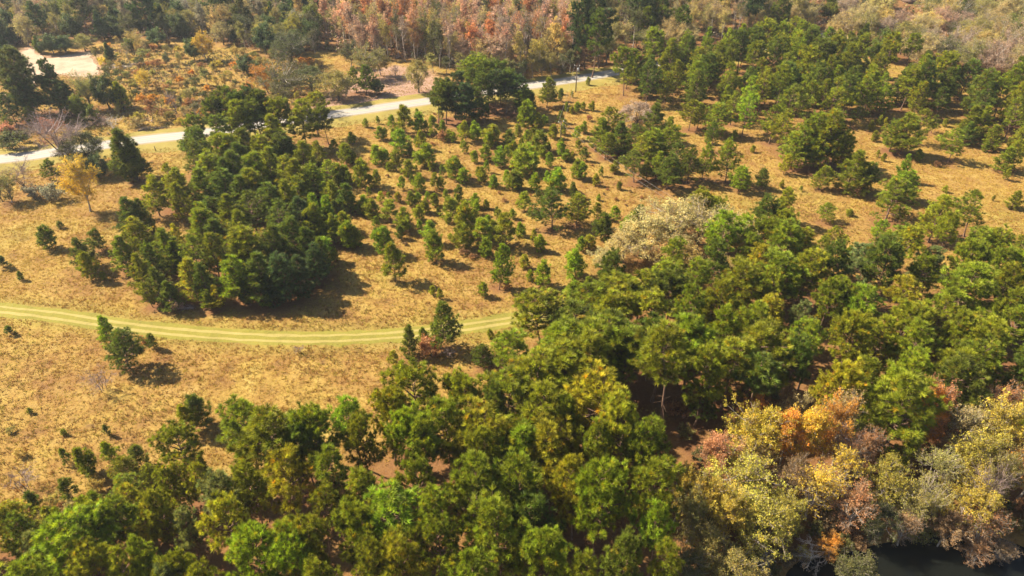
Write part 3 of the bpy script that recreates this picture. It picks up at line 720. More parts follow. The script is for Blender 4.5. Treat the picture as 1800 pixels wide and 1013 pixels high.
# right stand, hand-picked crowns
RS = 'tall pines of the right-hand stand'
for (x, y, h, w, tn, lb, rf) in [(1200,445,13,190,'yelgreen','golden-green round pine crown in the middle of the right-hand stand','the golden-green pine crown'),(955,485,14,220,'bright','bright green broad pine crown left of the golden-green crown','the bright broad crown at right'),
 (620,568,11,120,'blue','pale bluish-green small pine among darker tall pines, right-hand stand','the pale bluish pine'),(1550,365,15,330,'mid','widest pine crown in the right-hand stand, layered and full','the widest crown at right'),(1200,970,15,220,'bright','bright green pine top just above the orange autumn trees','the pine above the autumn trees'),
 (1340,285,12,160,'blue',None,None),(1000,265,11,190,'blue',None,None),(1200,190,11,190,'mid',None,None),(1600,205,12,210,'mid',None,None),(1730,300,12,150,'mid',None,None),(560,330,14,270,'mid',None,None),(60,335,14,150,'mid',None,None),(230,455,15,200,'mid',None,None),(430,705,16,330,'mid',None,None),
 (800,470,14,170,'mid',None,None),(640,195,12,150,'mid',None,None),(230,615,16,200,'bright',None,None),(60,500,16,150,'mid',None,None),(330,130,11,140,'bright',None,None),(480,150,12,150,'mid',None,None),(420,270,13,160,'yelgreen',None,None),(700,330,13,190,'mid',None,None),(1300,330,13,140,'mid',None,None),
 (1480,640,15,170,'mid',None,None),(1650,660,15,260,'mid',None,None),(1300,700,15,200,'mid',None,None),(720,690,15,160,'mid',None,None),(930,640,15,200,'mid',None,None),(1740,480,14,180,'mid',None,None),(560,90,11,130,'mid',None,None),(100,-10,11,150,'mid',None,None),(200,40,10,120,'mid',None,None),(560,-20,10,120,'mid',None,None),(450,20,11,150,'dark',None,None),
 (1090,640,14,180,'yelgreen',None,None),(860,920,16,220,'yelgreen',None,None),(150,820,17,220,'mid',None,None),(1480,800,15,200,'yelgreen',None,None),(40,640,16,170,'dark',None,None),(1700,200,12,160,'mid',None,None),(1770,400,14,150,'mid',None,None),(640,800,15,150,'dark',None,None)]:
    T('MR', 'tall', x, y, h=h, w=w, tone=tn, stand=RS, label=lb, ref=rf)
for (x, y, h, w, tn) in [(905,592,14,85,'mid'),(955,520,13,110,'mid'),(1003,538,14,95,'dark'),(1045,505,13,110,'mid'),(985,580,15,110,'bright'),(930,640,16,110,'mid'),(1085,520,14,120,'mid'),(1130,475,12,110,'mid'),(1180,455,12,100,'mid'),(1150,520,14,110,'yelgreen'),(1040,570,15,110,'mid'),(1100,580,15,110,'mid'),(1000,630,16,110,'mid'),(885,668,15,100,'mid')]:
    T('F', 'tall', x, y, h=h, w=w, tone=tn, stand=RS)
# bottom stand, hand-picked crowns
BS = 'tall pines of the stand along the bottom'
for (x, y, h, w, tn, lb, rf) in [(1385,455,19,290,'bright','brightest green pine crown near the bottom centre-right, tufted top','the brightest tufted pine crown'),(1690,635,17,210,'bright','bright yellow-green pine top right of the brightest tufted crown','the second bright crown'),(1050,15,18,330,'mid','big open pine with dark trunk and limbs showing, centre of bottom stand','the big open pine'),
 (1510,135,18,250,'yelgreen','yellow-green broad pine crown left of the sunlit forest floor','the big yellow-green pine'),(240,535,17,330,'bright','wide light green pine crown at bottom, left of centre','the wide light green crown'),(690,365,18,310,'mid',None,None),(930,355,18,260,'mid',None,None),(560,65,17,250,'mid',None,None),(430,200,17,220,'mid',None,None),(740,250,17,190,'mid',None,None),
 (85,165,17,150,'mid',None,None),(230,10,16,200,'yelgreen',None,None),(330,125,17,150,'bright',None,None),(1350,170,17,170,'mid',None,None),(1625,215,17,190,'mid',None,None),(1650,370,18,240,'mid',None,None),(100,680,16,170,'mid',None,None),(480,560,17,200,'mid',None,None),(850,670,18,350,'mid',None,None),(520,700,17,220,'mid',None,None),(1250,385,17,180,'yelgreen',None,None),
 (1290,930,16,210,'mid',None,None),(300,800,17,230,'yelgreen',None,None),(150,860,16,190,'mid',None,None),(640,810,18,230,'mid',None,None),(1110,790,17,240,'mid',None,None),(1500,770,17,190,'dark',None,None),(1720,820,16,160,'mid',None,None),(850,40,15,130,'dark',None,None),(1200,50,17,180,'mid',None,None),(400,400,16,170,'mid',None,None)]:
    T('BM', 'tall', x, y, h=h, w=w, tone=tn, stand=BS, label=lb, ref=rf)
for (x, y, h, w, tn, lb, rf) in [(1400,135,17,330,'mid','large rounded pine rising highest above the near field edge, bottom left','the large pine by the field'),(1650,135,17,230,'mid',None,None),(1560,140,16,160,'dark',None,None),(1500,350,12,130,'bright',None,None),(1290,430,14,180,'mid',None,None),(1740,330,16,210,'mid',None,None),(1040,420,11,130,'yelgreen',None,None),
 (1130,485,14,210,'blue','pale bluish-green pine in the lower left stand','the bluish pine at lower left'),(940,650,12,120,'blue',None,None),(820,575,13,170,'mid',None,None),(560,635,12,190,'mid',None,None),(400,655,12,190,'mid',None,None),(1140,650,15,210,'yelgreen','golden-flecked pine below the pale bluish pine, lower left stand','the golden-flecked pine'),
 (1290,755,16,260,'bright',None,None),(1600,750,16,220,'mid',None,None),(1460,700,15,180,'mid',None,None),(1540,860,16,250,'bright','bright fresh green pine at the bottom edge, left of centre','the fresh green bottom pine'),(1700,940,16,200,'mid',None,None),(700,835,14,190,'mid',None,None),(420,880,13,230,'mid',None,None),(570,930,14,180,'mid',None,None),(830,890,14,180,'blue',None,None),
 (1060,950,15,200,'mid',None,None),(980,880,14,170,'mid',None,None),(60,715,11,170,'dark',None,None),(130,790,11,170,'blue',None,None),(250,655,10,110,'mid',None,None),(930,430,10,130,'mid',None,None),(1650,560,15,170,'mid',None,None),(860,430,10,160,'mid',None,None),(1060,375,9,100,'mid',None,None)]:
    T('BL', 'tall' if h > 11 else 'mid', x, y, h=h, w=w, tone=tn, stand=BS, label=lb, ref=rf)
for (x, y, yb, w, tn) in [(582,305,440,85,'bright'),(720,325,440,95,'dark'),(640,395,520,160,'mid'),(430,335,470,80,'mid'),(332,340,420,45,'dark'),(350,490,595,90,'dark'),(170,575,660,70,'dark'),(445,580,670,100,'mid'),(660,495,640,190,'mid'),(480,440,500,60,'mid'),(790,430,540,120,'mid'),(240,650,740,80,'mid')]:
    T('BL', 'young' if w < 100 else 'mid', x, y, yb=yb, w=w, tone=tn, stand='small pines at the lower left field edge')
T('BL','bareshrub',80,440,yb=560,xb=125,w=150,tone='mauve',stand='brush at the lower left field edge',label='bare grey bush with purplish twigs at the lower left edge',ref='the bare grey bush at lower left')
T('ML','bareshrub',500,925,yb=1045,xb=535,w=150,tone='mauve',stand='brush on the near field',label='bare grey-brown bush alone on the near field below the stout dark pine',ref='the bare bush on the near field')
for (x, y, yb, w, tn) in [(270,585,640,90,'straw'),(490,500,560,110,'straw'),(365,615,660,70,'cream'),(120,610,660,60,'straw'),(300,640,680,60,'rust'),(190,690,740,90,'straw')]:
    T('BL', 'shrub', x, y, yb=yb, w=w, tone=tn, stand='brush at the lower left field edge')
for (x, y, yb, w, tn) in [(750,760,800,60,'rust'),(1570,800,850,60,'mauve'),(925,545,640,60,'mauve')]:
    T('ML', 'bareshrub' if tn == 'mauve' else 'shrub', x, y, yb=yb, w=w, tone=tn, stand='brush on the near field')
T('MM','shrub',470,765,yb=855,w=120,tone='salmon',stand='brush on the near field',label='orange-red brush at the foot of the lone track pine',var=0); T('MM','bareshrub',575,800,yb=865,w=100,tone='mauve',stand='brush on the near field',label='greyish brush right of the lone track pine trunk')
for (x, y, yb, w, tn) in [(530,690,745,50,'rust'),(170,770,810,40,'rust'),(1310,605,640,30,'red')]:
    T('TM','shrub',x,y,yb=yb,w=w,tone=tn,stand='reddish bushes among the young pines')
for (x, y, yb, w, tn) in [(690,325,350,40,'rust'),(870,470,510,60,'rust'),(640,300,330,60,'rust'),(1350,140,170,40,'rust')]:
    T('MM','shrub',x,y,yb=yb,w=w,tone=tn,stand='reddish bushes among the young pines')
# autumn trees, lower right
AT = 'autumn trees at the lower right'
for (kind, x, y, h, w, tn, v, lb, rf) in [
 ('maple',220,255,13,200,'salmon',2,'pinkish-red topped tree at the left end of the autumn group','the pinkish-red autumn tree'),('maple',450,125,15,290,'yellow',1,'golden yellow tree right of the pinkish-red one, lower right','the golden autumn tree'),
 ('maple',430,240,12,180,'straw',3,None,None),('maple',625,120,15,180,'orange',2,'slim orange tree in the middle of the autumn group','the slim orange autumn tree'),('maple',740,90,16,190,'yellow',2,'tall amber tree beside the slim orange tree, lower right',None),
 ('maple',845,65,16,150,'orange',0,None,None),('maple',960,5,17,210,'tan',3,'pale tan half-bare tree with white limbs, left of a green pine','the pale tan half-bare tree'),('maple',1040,190,15,160,'rust',3,None,None),('bare',960,190,13,180,'grey',1,None,None),
 ('tall',1225,-30,18,350,'mid',4,'large green pine standing among the autumn trees at lower right','the green pine among the autumn trees'),('maple',1425,-20,16,200,'salmon',0,'salmon-red tree right of the large green pine, lower right','the salmon-red tree'),
 ('maple',1350,-10,16,130,'orange',2,None,None),('maple',1560,50,16,220,'tan',3,None,None),('maple',1740,60,16,240,'gold',0,'yellow-olive tree at the right edge, lower right',None),('maple',1660,200,15,230,'gold',0,None,None),('maple',1760,300,15,200,'olive',1,None,None),
 ('maple',1770,-60,16,150,'rust',3,None,None),('oak',330,400,12,360,'gold',0,None,None),('maple',150,450,13,200,'gold',1,None,None),('oak',450,600,11,280,'gold',1,None,None),('maple',300,540,12,190,'gold',0,None,None),('maple',90,540,12,150,'olive',1,None,None),('maple',760,420,12,230,'yellow',3,None,None),
 ('maple',620,370,11,170,'brown',1,None,None),('oak',1150,370,12,200,'gold',1,None,None),('oak',1330,510,11,230,'olive',2,None,None),('maple',1600,470,12,230,'gold',1,None,None),('maple',1720,590,11,200,'rust',3,None,None),('maple',1450,330,13,200,'olive',3,None,None),('maple',830,760,7,110,'orange',2,None,None),
 ('oak',980,850,8,200,'dolive',1,None,None),('maple',960,500,11,190,'rust',3,None,None),('oak',150,740,10,220,'olive',1,None,None),('oak',320,880,9,230,'olive',1,None,None),('maple',1250,640,8,150,'brown',3,None,None),('maple',1480,620,9,150,'brown',2,None,None),('maple',560,540,10,160,'gold',0,None,None),('maple',20,410,13,150,'gold',2,None,None),
 ('maple',880,300,13,150,'yellow',3,None,None),('bare',1690,420,12,170,'grey',0,None,None),('maple',60,860,8,150,'dolive',1,None,None),('oak',1080,620,8,180,'dolive',1,None,None),('maple',1630,760,6,160,'rust',3,None,None),('maple',1770,760,6,140,'brown',3,None,None)]:
    T('BR', kind, x, y, h=h, w=w, tone=tn, stand=AT, var=v, label=lb, ref=rf)

# ---- dense woods: fill between the hand-placed trees
def fill(poly_px, n_try, kinds, spacing, stand, near=.75, hmul=1.0, limit=9999, visible=True):
    poly = gpoly(poly_px)
    xs = [p[0] for p in poly]; ys = [p[1] for p in poly]
    cnt = 0
    for _ in range(n_try):
        X, Y = rl.uniform(min(xs), max(xs)), rl.uniform(min(ys), max(ys))
        if not in_poly(np.array([X]), np.array([Y]), poly)[0]: continue
        kind, h0, h1, tones, wgt = rl.choices(kinds, [k[4] for k in kinds])[0]
        h = rl.uniform(h0, h1) * hmul
        bad = False
        for t in TREES:
            if abs(t['X'] - X) < 9 and abs(t['Y'] - Y) < 9:
                dd = math.hypot(t['X'] - X, t['Y'] - Y)
                if dd < max(spacing, near * t['rad'] if t['hand'] else 0): bad = True; break
        if bad: continue
        put(kind, X, Y, h, rl.choice(tones), stand, hand=False)
        cnt += 1
        if cnt >= limit: break
    return cnt
for (x, yt, xb, yb, w, tn) in [(1192,585,1163,762,105,'mid'),(1165,575,1148,706,90,'mid'),(1222,560,1204,690,95,'bright'),(1296,600,1268,722,95,'mid'),(1335,620,1308,735,90,'dark')]:
    T('F', 'tall', x, yt, yb=yb, xb=xb, w=w, tone=tn, stand=RS, var=6)
T('F','mid',1232,682,yb=742,w=60,tone='dark',stand=RS,var=5,label='small dark pine standing on the sunlit reddish forest floor',ref='the small forest-floor pine')
G4 = ['mid', 'mid', 'mid', 'dark', 'mid', 'yelgreen', 'bright']
nA = fill([(-60,1120),(-20,1000),(150,960),(300,905),(420,840),(560,850),(640,818),(720,785),(870,775),(915,712),(1000,625),(1090,600),(1140,640),(1140,720),(1200,800),(1200,1130)], 4000,
     [('tall', 14, 18, G4, 1)], 5.0, BS, .62)
nB = fill([(1060,560),(1250,470),(1340,430),(1420,445),(1500,495),(1560,500),(1650,480),(1800,475),(1880,480),(1900,700),(1800,740),(1500,740),(1380,700),(1260,640),(1180,640)], 4000,
     [('tall', 12, 16, G4, 3), ('mid', 9, 12, G4, 1)], 5.7, RS, .68)
nA2 = fill([(-60,1090),(-60,965),(60,935),(180,880),(300,855),(420,835),(520,900),(430,1010),(300,1090)], 900, [('mid', 6.5, 10, ['mid', 'mid', 'dark', 'bright', 'yelgreen'], 3), ('tall', 11, 14, G4, 1)], 4.2, BS, .55, limit=24)
nB2 = fill([(1330,740),(1500,745),(1800,745),(1880,780),(1880,900),(1700,880),(1500,860),(1300,860),(1260,800)], 900, [('maple', 10, 14, ['tan', 'gold', 'olive', 'gold', 'dolive', 'orange'], 3), ('tall', 14, 17, ['mid', 'dark'], 1)], 5.2, AT, .8)
nC = fill([(1080,168),(1120,135),(1200,118),(1320,105),(1420,100),(1480,118),(1600,145),(1720,175),(1880,200),(1880,262),(1780,250),(1690,225),(1620,212),(1520,212),(1460,222),(1400,225),(1330,212),(1210,200),(1130,186)], 5000,
     [('mid', 10, 16, ['mid', 'mid', 'dark', 'mid', 'bright', 'dark'], 3), ('tall', 13, 18, ['mid', 'dark', 'mid'], 1.0)], 6.2, 'pines of the thick wood at upper right', .8)
nD = fill([(240,440),(330,520),(420,525),(520,500),(590,430),(560,330),(520,280),(400,250),(330,300),(270,360)], 300, [('mid', 6, 11, ['mid', 'dark', 'dark', 'mid'], 1)], 6.5, LC, .9, limit=8)
nE = fill([(1010,-10),(1420,-10),(1420,62),(1300,80),(1200,98),(1080,116),(1040,112)], 3000, [('slim', 15, 19, ['olive', 'tan', 'straw', 'dolive', 'olive'], 2), ('tall', 17, 22, ['deep', 'dark'], 1), ('oak', 12, 16, ['olive', 'tan'], 1)], 6.2, 'mixed woods behind the pines, top right of centre', .7)
nF = fill([(1440,-10),(1900,-10),(1900,180),(1800,168),(1650,135),(1560,118),(1470,92)], 3000, [('oak', 12, 16, ['olive', 'tan', 'straw', 'olive', 'tan', 'dolive', 'mauve'], 6), ('ever', 10, 13, ['dark'], 1)], 8.0, 'tan and olive oaks at the top right', .7)
nG = fill([(565,50),(1010,50),(1010,122),(900,138),(800,128),(720,110),(640,104)], 5000, [('slim', 14, 21, ['pink', 'pink', 'pink', 'salmon', 'mauve', 'tan', 'straw', 'salmon', 'rust', 'olive', 'dolive'], 5), ('maple', 11, 16, ['tan', 'olive', 'pink', 'gold', 'mauve'], 2)], 4.1, 'slender pink and rust trees across the road', .5, limit=260)
nH = fill([(-50,10),(560,10),(560,95),(480,100),(380,78),(300,72),(200,72),(150,70),(60,80),(0,95),(-50,98)], 6000, [('maple', 10, 17, ['olive', 'tan', 'dolive', 'grey', 'gold', 'olive', 'mauve', 'dolive'], 4), ('tall', 16, 21, ['deep', 'deep', 'dolive'], 1), ('ever', 8, 13, ['deep', 'dark', 'deep'], 3), ('slim', 14, 18, ['grey', 'tan', 'mauve', 'olive'], 1.5), ('oak', 9, 13, ['olive', 'tan', 'dolive'], 1)], 5.2, 'mixed grey-green woods at the top left', .5)
nI = fill([(150,78),(280,80),(400,92),(560,112),(560,170),(430,205),(330,218),(250,228),(200,200),(215,170),(190,140)], 1600, [('shrub', 1.5, 3.4, ['olive', 'gold', 'tan', 'rust', 'brown', 'olive', 'orange', 'dolive'], 4), ('maple', 3.5, 6, ['olive', 'tan', 'straw', 'dolive'], 1)], 3.2, 'brush scattered over the rough field', .5, limit=190)
nI2 = fill([(-60,86),(20,92),(60,82),(150,86),(185,112),(180,136),(130,138),(80,142),(40,158),(0,140),(-60,128)], 500, [('shrub', .9, 2.2, ['olive', 'straw', 'dolive', 'tan'], 1)], 2.5, 'brush scattered over the rough field', .2, limit=16)
nJ = fill([(-40,700),(330,800),(200,930),(60,980),(-40,980)], 160, [('young', 1.2, 3, ['mid', 'dark'], 1), ('shrub', 1, 2, ['straw', 'brown', 'rust'], 2)], 4.5, 'brush at the lower left field edge', .7, limit=22)
nK = fill([(620,250),(760,190),(1000,160),(1050,230),(1150,340),(1000,420),(900,480),(640,420)], 1400, [('young', 1.6, 4.6, ['mid', 'mid', 'bright', 'dark'], 3), ('shrub', .6, 1.2, ['rust', 'brown'], 2)], 2.9, YP, .6, limit=104)
nL2 = fill([(1250,930),(1500,900),(1800,880),(1880,1000),(1800,950),(1640,930),(1500,960),(1400,990),(1380,1060),(1250,1040)], 700, [('shrub', 1.5, 3.2, ['olive', 'dolive', 'brown', 'gold', 'rust'], 1)], 2.0, 'brush along the water edge', .1, limit=34)
nL = fill([(1200,560),(1800,560),(1800,900),(1250,850),(900,1010),(500,1010),(700,800)], 300, [('shrub', 1.5, 3, ['rust', 'olive', 'brown', 'dolive'], 1)], 3.0, 'understorey brush beneath the pines', .3, limit=40)

# far woods, individually for the trees that show largest, the rest later as one mass
FAR = []
def fill_far(poly_px, spacing, kinds, n_try):
    poly = gpoly(poly_px); xs = [p[0] for p in poly]; ys = [p[1] for p in poly]
    grid = {}
    for _ in range(n_try):
        X, Y = rl.uniform(min(xs), max(xs)), rl.uniform(min(ys), max(ys))
        if not in_poly(np.array([X]), np.array([Y]), poly)[0]: continue
        k = (int(X // spacing), int(Y // spacing))
        if any((k[0] + a, k[1] + b) in grid and math.hypot(grid[(k[0] + a, k[1] + b)][0] - X, grid[(k[0] + a, k[1] + b)][1] - Y) < spacing for a in (-1, 0, 1) for b in (-1, 0, 1)): continue
        grid[k] = (X, Y)
        kd, h0, h1, tones, _w = rl.choices(kinds, [q[4] for q in kinds])[0]
        FAR.append((X, Y, rl.uniform(h0, h1), kd, rl.choice(tones)))
fill_far([(-150,-135),(560,-135),(560,20),(-60,20)], 7.0, [('wide', 12, 17, ['olive', 'tan', 'dolive', 'grey', 'deep', 'deep', 'mauve'], 1)], 3000)
fill_far([(560,-135),(1010,-135),(1010,60),(570,60)], 6.0, [('slimlod', 16, 21, ['pink', 'salmon', 'rust', 'tan', 'olive', 'mid', 'dark'], 1)], 3000)
fill_far([(1010,-135),(1440,-135),(1440,-10),(1010,-10)], 6.5, [('wide', 14, 19, ['olive', 'tan', 'deep', 'dark', 'straw'], 1)], 2400)
fill_far([(1440,-135),(2000,-135),(1900,-10),(1440,-10)], 8.0, [('wide', 13, 17, ['olive', 'tan', 'straw', 'dolive'], 1)], 2400)
# ------------------------------------------------------------------ paths and areas on the ground
def smooth_path(pts, step=2.5):
    P = [np.array(p, float) for p in pts]
    out = []
    for i in range(len(P) - 1):
        p0, p1, p2, p3 = P[max(i - 1, 0)], P[i], P[i + 1], P[min(i + 2, len(P) - 1)]
        n = max(2, int(np.linalg.norm(p2 - p1) / step))
        for k in range(n):
            t = k / n
            out.append(.5 * ((2 * p1) + (-p0 + p2) * t + (2 * p0 - 5 * p1 + 4 * p2 - p3) * t * t + (-p0 + 3 * p1 - 3 * p2 + p3) * t ** 3))
    out.append(P[-1])
    return np.array(out)
ROAD = smooth_path(gpoly([(-420,330),(-250,309),(-110,292),(0,280),(60,273.5),(100,267),(243,247),(330,237.5),(430,223),(530,208.5),(625,196),(680,188),(745,179),(850,163),(930,151),(985,143.5),(1035,135.5),(1130,119),(1220,105),(1330,86),(1425,68),(1480,57)]))
TRACK = smooth_path(gpoly([(-420,540),(-150,533),(0,544),(100,555),(200,570),(300,582),(400,590),(500,594.5),(600,594),(700,588.5),(800,577),(890,564),(980,547),(1080,522),(1200,490)]))
SAND = gpoly([(-90,104),(-20,108),(15,104),(36,98),(40,88),(52,84),(64,98),(92,100),(124,96),(147,92),(160,103),(174,118),(168,130),(150,133),(120,129),(92,130),(72,140),(48,152),(30,140),(10,128),(-30,124),(-90,120)])
POND = gpoly([(1370,1200),(1378,1040),(1400,990),(1440,962),(1500,968),(1570,950),(1640,934),(1720,936),(1790,950),(1850,985),(1950,1020),(2050,1200)])
CLEAR = gpoly([(600,150),(640,120),(700,115),(760,125),(780,150),(750,172),(680,180),(630,186),(560,200),(520,205),(540,180)])
RNG = np.random.default_rng(5)
_fr = RNG.normal(size=(3, 6, 2)); _ph = RNG.uniform(0, 6.28, (3, 6))
def wob(x, y, scale, k=0):
    """cheap smooth noise, about -1..1"""
    s = 0
    for i in range(6):
        s = s + np.sin((x * _fr[k, i, 0] + y * _fr[k, i, 1]) / scale + _ph[k, i])
    return s / 3.2
def dist_path(X, Y, path):
    X = np.asarray(X); d = np.full(X.shape, 1e9)
    A, B = path[:-1], path[1:]
    for a, b in zip(A, B):
        ab = b - a; l2 = ab @ ab
        t = np.clip(((X - a[0]) * ab[0] + (Y - a[1]) * ab[1]) / l2, 0, 1)
        d = np.minimum(d, np.hypot(X - a[0] - t * ab[0], Y - a[1] - t * ab[1]))
    return d

# drop trees that fell onto roads, sand or water, and those well outside the picture
def keep(t):
    hw = t['rad'] / m_per_px(t['X'], t['Y'], t['h'] * .5)
    x0, y0 = pix(t['X'], t['Y'], t['h']); x1, y1 = pix(t['X'], t['Y'], 0)
    if max(x0, x1) + hw < -70 or min(x0, x1) - hw > 1840: return False
    if y0 - hw * .3 > 1040 or y1 < 5: return False
    if 1592 < x0 + hw and x0 - hw < 1626 and y0 < 7 and y1 > 4: return False       # the view of the white-roofed shed stays open
    if t['hand']: return True
    if (1158 < t['px'] < 1300 and 640 < t['py'] < 800 or 1085 < t['px'] < 1160 and 650 < t['py'] < 745) and t['kind'] != 'shrub': return False     # the opening over the sunlit forest floor
    P = (np.array([t['X']]), np.array([t['Y']]))
    if dist_path(*P, ROAD)[0] < (5.5 if t['X'] > 45 else 6.5) + t['rad'] * (.1 if t['X'] > 45 else .3) or dist_path(*P, TRACK)[0] < 3.2 and t['kind'] != 'tall': return False
    if in_poly(*P, SAND)[0] or in_poly(*P, POND)[0]: return False
    return True
TREES = [t for t in TREES if keep(t)]
_extra = [t for t in TREES if t['kind'] == 'shrub' and not t['hand'] and t['stand'].startswith('brush scattered')][-6:]
TREES = [t for t in TREES if not any(t is e for e in _extra)]
for _p, _h, _v in (((1108, 492), 13, 0), ((1082, 508), 13, 2)):          # pines that close the view along the far end of the track
    _d = ray(*_p); _t = (_h - CAM_H) / _d[2]
    put('tall', _t * _d[0], _t * _d[1], _h, 'mid', RS, 9.5, None, None, _v)

# ------------------------------------------------------------------ ground sheet
def ticks(a, b, step, far):
    core = np.arange(a, b + .01, step)
    g = np.geomspace(4, far, 16)
    return np.concatenate([(a - g)[::-1], core, b + g])
gx = ticks(-330, 330, 1.5, 3600); gy = ticks(24, 470, 1.5, 3600)
GX, GY = np.meshgrid(gx, gy)
def blur(a, n):
    for _ in range(n):
        p = np.pad(a, 1, mode='edge')
        a = (p[:-2, 1:-1] + p[2:, 1:-1] + p[1:-1, :-2] + p[1:-1, 2:] + 2 * p[1:-1, 1:-1]) / 6
    return a
pond = blur(in_poly(GX, GY, POND).astype(float), 5)
GZ = -2.2 * pond
def zfun(X, Y):
    i = int(np.argmin(np.abs(gy - Y))); j = int(np.argmin(np.abs(gx - X)))
    return float(GZ[i, j])
litter = np.zeros_like(GX); pinkz = blur(in_poly(GX, GY, CLEAR).astype(float), 4)
for t in TREES:
    if t['kind'] in ('shrub', 'bareshrub'): continue
    r = t['rad'] * (.82 if t['kind'] != 'young' else .6) + .3
    j0, j1 = np.searchsorted(gx, [t['X'] - 2.2 * r, t['X'] + 2.2 * r]); i0, i1 = np.searchsorted(gy, [t['Y'] - 2.2 * r, t['Y'] + 2.2 * r])
    sx, sy = GX[i0:i1, j0:j1], GY[i0:i1, j0:j1]
    litter[i0:i1, j0:j1] += np.exp(-((sx - t['X']) ** 2 + (sy - t['Y']) ** 2) / (r * r)) * (.9 if t['kind'] in ('tall', 'mid') else .5)
WOODS = [gpoly([(-300,-110),(560,-110),(560,90),(480,95),(380,74),(300,68),(200,68),(150,66),(60,76),(0,90),(-300,98)]), gpoly([(560,-110),(1010,-110),(1010,120),(900,134),(800,124),(720,106),(640,100),(560,90)]), gpoly([(1010,-110),(2200,-110),(2200,180),(1800,162),(1650,130),(1560,112),(1470,88),(1420,60),(1300,76),(1200,94),(1080,112),(1010,120)])]
woodm = np.zeros_like(GX)
for w_ in WOODS: woodm = np.maximum(woodm, in_poly(GX, GY, w_).astype(float))
woodm = blur(woodm, 3)
pinkz = np.maximum(pinkz, .9 * np.clip(1 - dist_path(GX, GY, np.array(SAND + [SAND[0]])) / 5, 0, 1))
stand_floor = np.maximum(in_poly(GX, GY, gpoly([(-80,1130),(-60,1000),(150,960),(300,910),(420,850),(560,850),(640,820),(720,790),(870,780),(915,715),(1000,640),(1090,590),(1200,520),(1330,480),(1500,510),(1650,500),(1800,500),(1900,500),(1900,930),(1640,930),(1400,980),(1370,1130)])).astype(float), 0)
litter = np.maximum(litter, .82 * blur(stand_floor, 4))
litter = np.maximum(litter, woodm * .85)
litter = np.clip(litter + .18 * wob(GX, GY, 1.3), 0, 1)
far_w = np.clip((GY - 330) / 60, 0, 1)
litter = np.maximum(litter, far_w * .8)
greenz = np.clip(1 - (dist_path(GX, GY, TRACK) - 2.0) / 4.0, 0, 1) * .5
ny, nx = GX.shape
idx = np.arange(ny * nx).reshape(ny, nx)
q = np.stack([idx[:-1, :-1], idx[:-1, 1:], idx[1:, 1:], idx[1:, :-1]], -1).reshape(-1, 4)
gb = Buf()
gb.add(np.stack([GX, GY, GZ], -1).reshape(-1, 3), np.concatenate([q[:, [0, 1, 2]], q[:, [0, 2, 3]]]), np.stack([litter, greenz, pinkz, np.ones_like(litter)], -1).reshape(-1, 4))

def ground_mat():
    m, nt, out = new_mat('dry_field_ground')
    geo = N(nt, 'ShaderNodeNewGeometry')
    pos = geo.outputs['Position']
    at = N(nt, 'ShaderNodeAttribute', attribute_name='tone')
    sep = N(nt, 'ShaderNodeSeparateColor'); nt.links.new(at.outputs['Color'], sep.inputs[0])
    big = noise(nt, .045, 5, .65, pos); mid_ = noise(nt, .22, 5, .65, pos); fine = noise(nt, 2.2, 5, .7, pos)
    c = ramp(nt, big, [(.36, (.150, .070, .030)), (.46, (.215, .122, .034)), (.55, (.26, .178, .038)), (.64, (.175, .160, .028))])
    c2 = ramp(nt, mid_, [(.30, (.115, .062, .030)), (.44, (.215, .125, .036)), (.54, (.275, .185, .048)), (.68, (.33, .235, .075))])
    c = mixc(nt, .6, c, c2)
    scrub = noise(nt, .55, 6, .75, pos)
    c = mixc(nt, ramp(nt, scrub, [(.56, (0, 0, 0)), (.68, (.75, .75, .75))]), c, (.105, .062, .034))
    fn = ramp(nt, fine, [(.30, (.42, .36, .30)), (.52, (1., 1., 1.)), (.74, (1.45, 1.40, 1.25))])
    c = mixc(nt, .65, c, mixc(nt, 1.0, c, fn, 'MULTIPLY'))
    c = mixc(nt, sep.outputs[1], c, (0.184, 0.166, 0.033))
    c = mixc(nt, sep.outputs[2], c, mixc(nt, mid_, (0.208, 0.116, 0.079), (0.319, 0.221, 0.166)))
    lit = mixc(nt, fine, (0.061, 0.028, 0.013), (0.221, 0.104, 0.046))
    c = mixc(nt, sep.outputs[0], c, lit)
    p = N(nt, 'ShaderNodeBsdfPrincipled'); nt.links.new(c, p.inputs['Base Color'])
    p.inputs['Roughness'].default_value = .95; p.inputs['Specular IOR Level'].default_value = .1
    b1 = N(nt, 'ShaderNodeBump'); b1.inputs['Strength'].default_value = .9; b1.inputs['Distance'].default_value = .35
    nt.links.new(mixc(nt, .6, mid_, fine), b1.inputs['Height']); nt.links.new(b1.outputs[0], p.inputs['Normal'])
    nt.links.new(p.outputs[0], out.inputs['Surface'])
    return m
g = link('ground', gb.mesh('ground', ground_mat(), smooth=True))
tag(g, 'golden dry grass field with rusty pine litter under the trees', 'ground', kind='structure')

# ------------------------------------------------------------------ strips: road, verges, track
def strip(path, w0, w1, z, jit=0.0, cols=1, k=0, edge_sc=1.6):
    tn = norm(np.gradient(path, axis=0)); nn = np.column_stack([-tn[:, 1], tn[:, 0]])
    n = len(path); b = Buf(); V = []
    for c in range(cols + 1):
        f = w0 + (w1 - w0) * c / cols
        e = path + nn * f
        if jit and c in (0, cols): e = e + nn * (jit * wob(e[:, 0], e[:, 1], edge_sc, k))[:, None]
        V.append(np.column_stack([e, np.full(n, z)]))
    V = np.stack(V, 1).reshape(-1, 3)
    T = []
    for i in range(n - 1):
        for c in range(cols):
            p = i * (cols + 1) + c
            T += [(p, p + cols + 1, p + cols + 2), (p, p + cols + 2, p + 1)]
    T = np.array(T)
    a = V[T[0]]; 
    if np.cross(a[1] - a[0], a[2] - a[0])[2] < 0: T = T[:, ::-1]
    b.add(V, T); return b
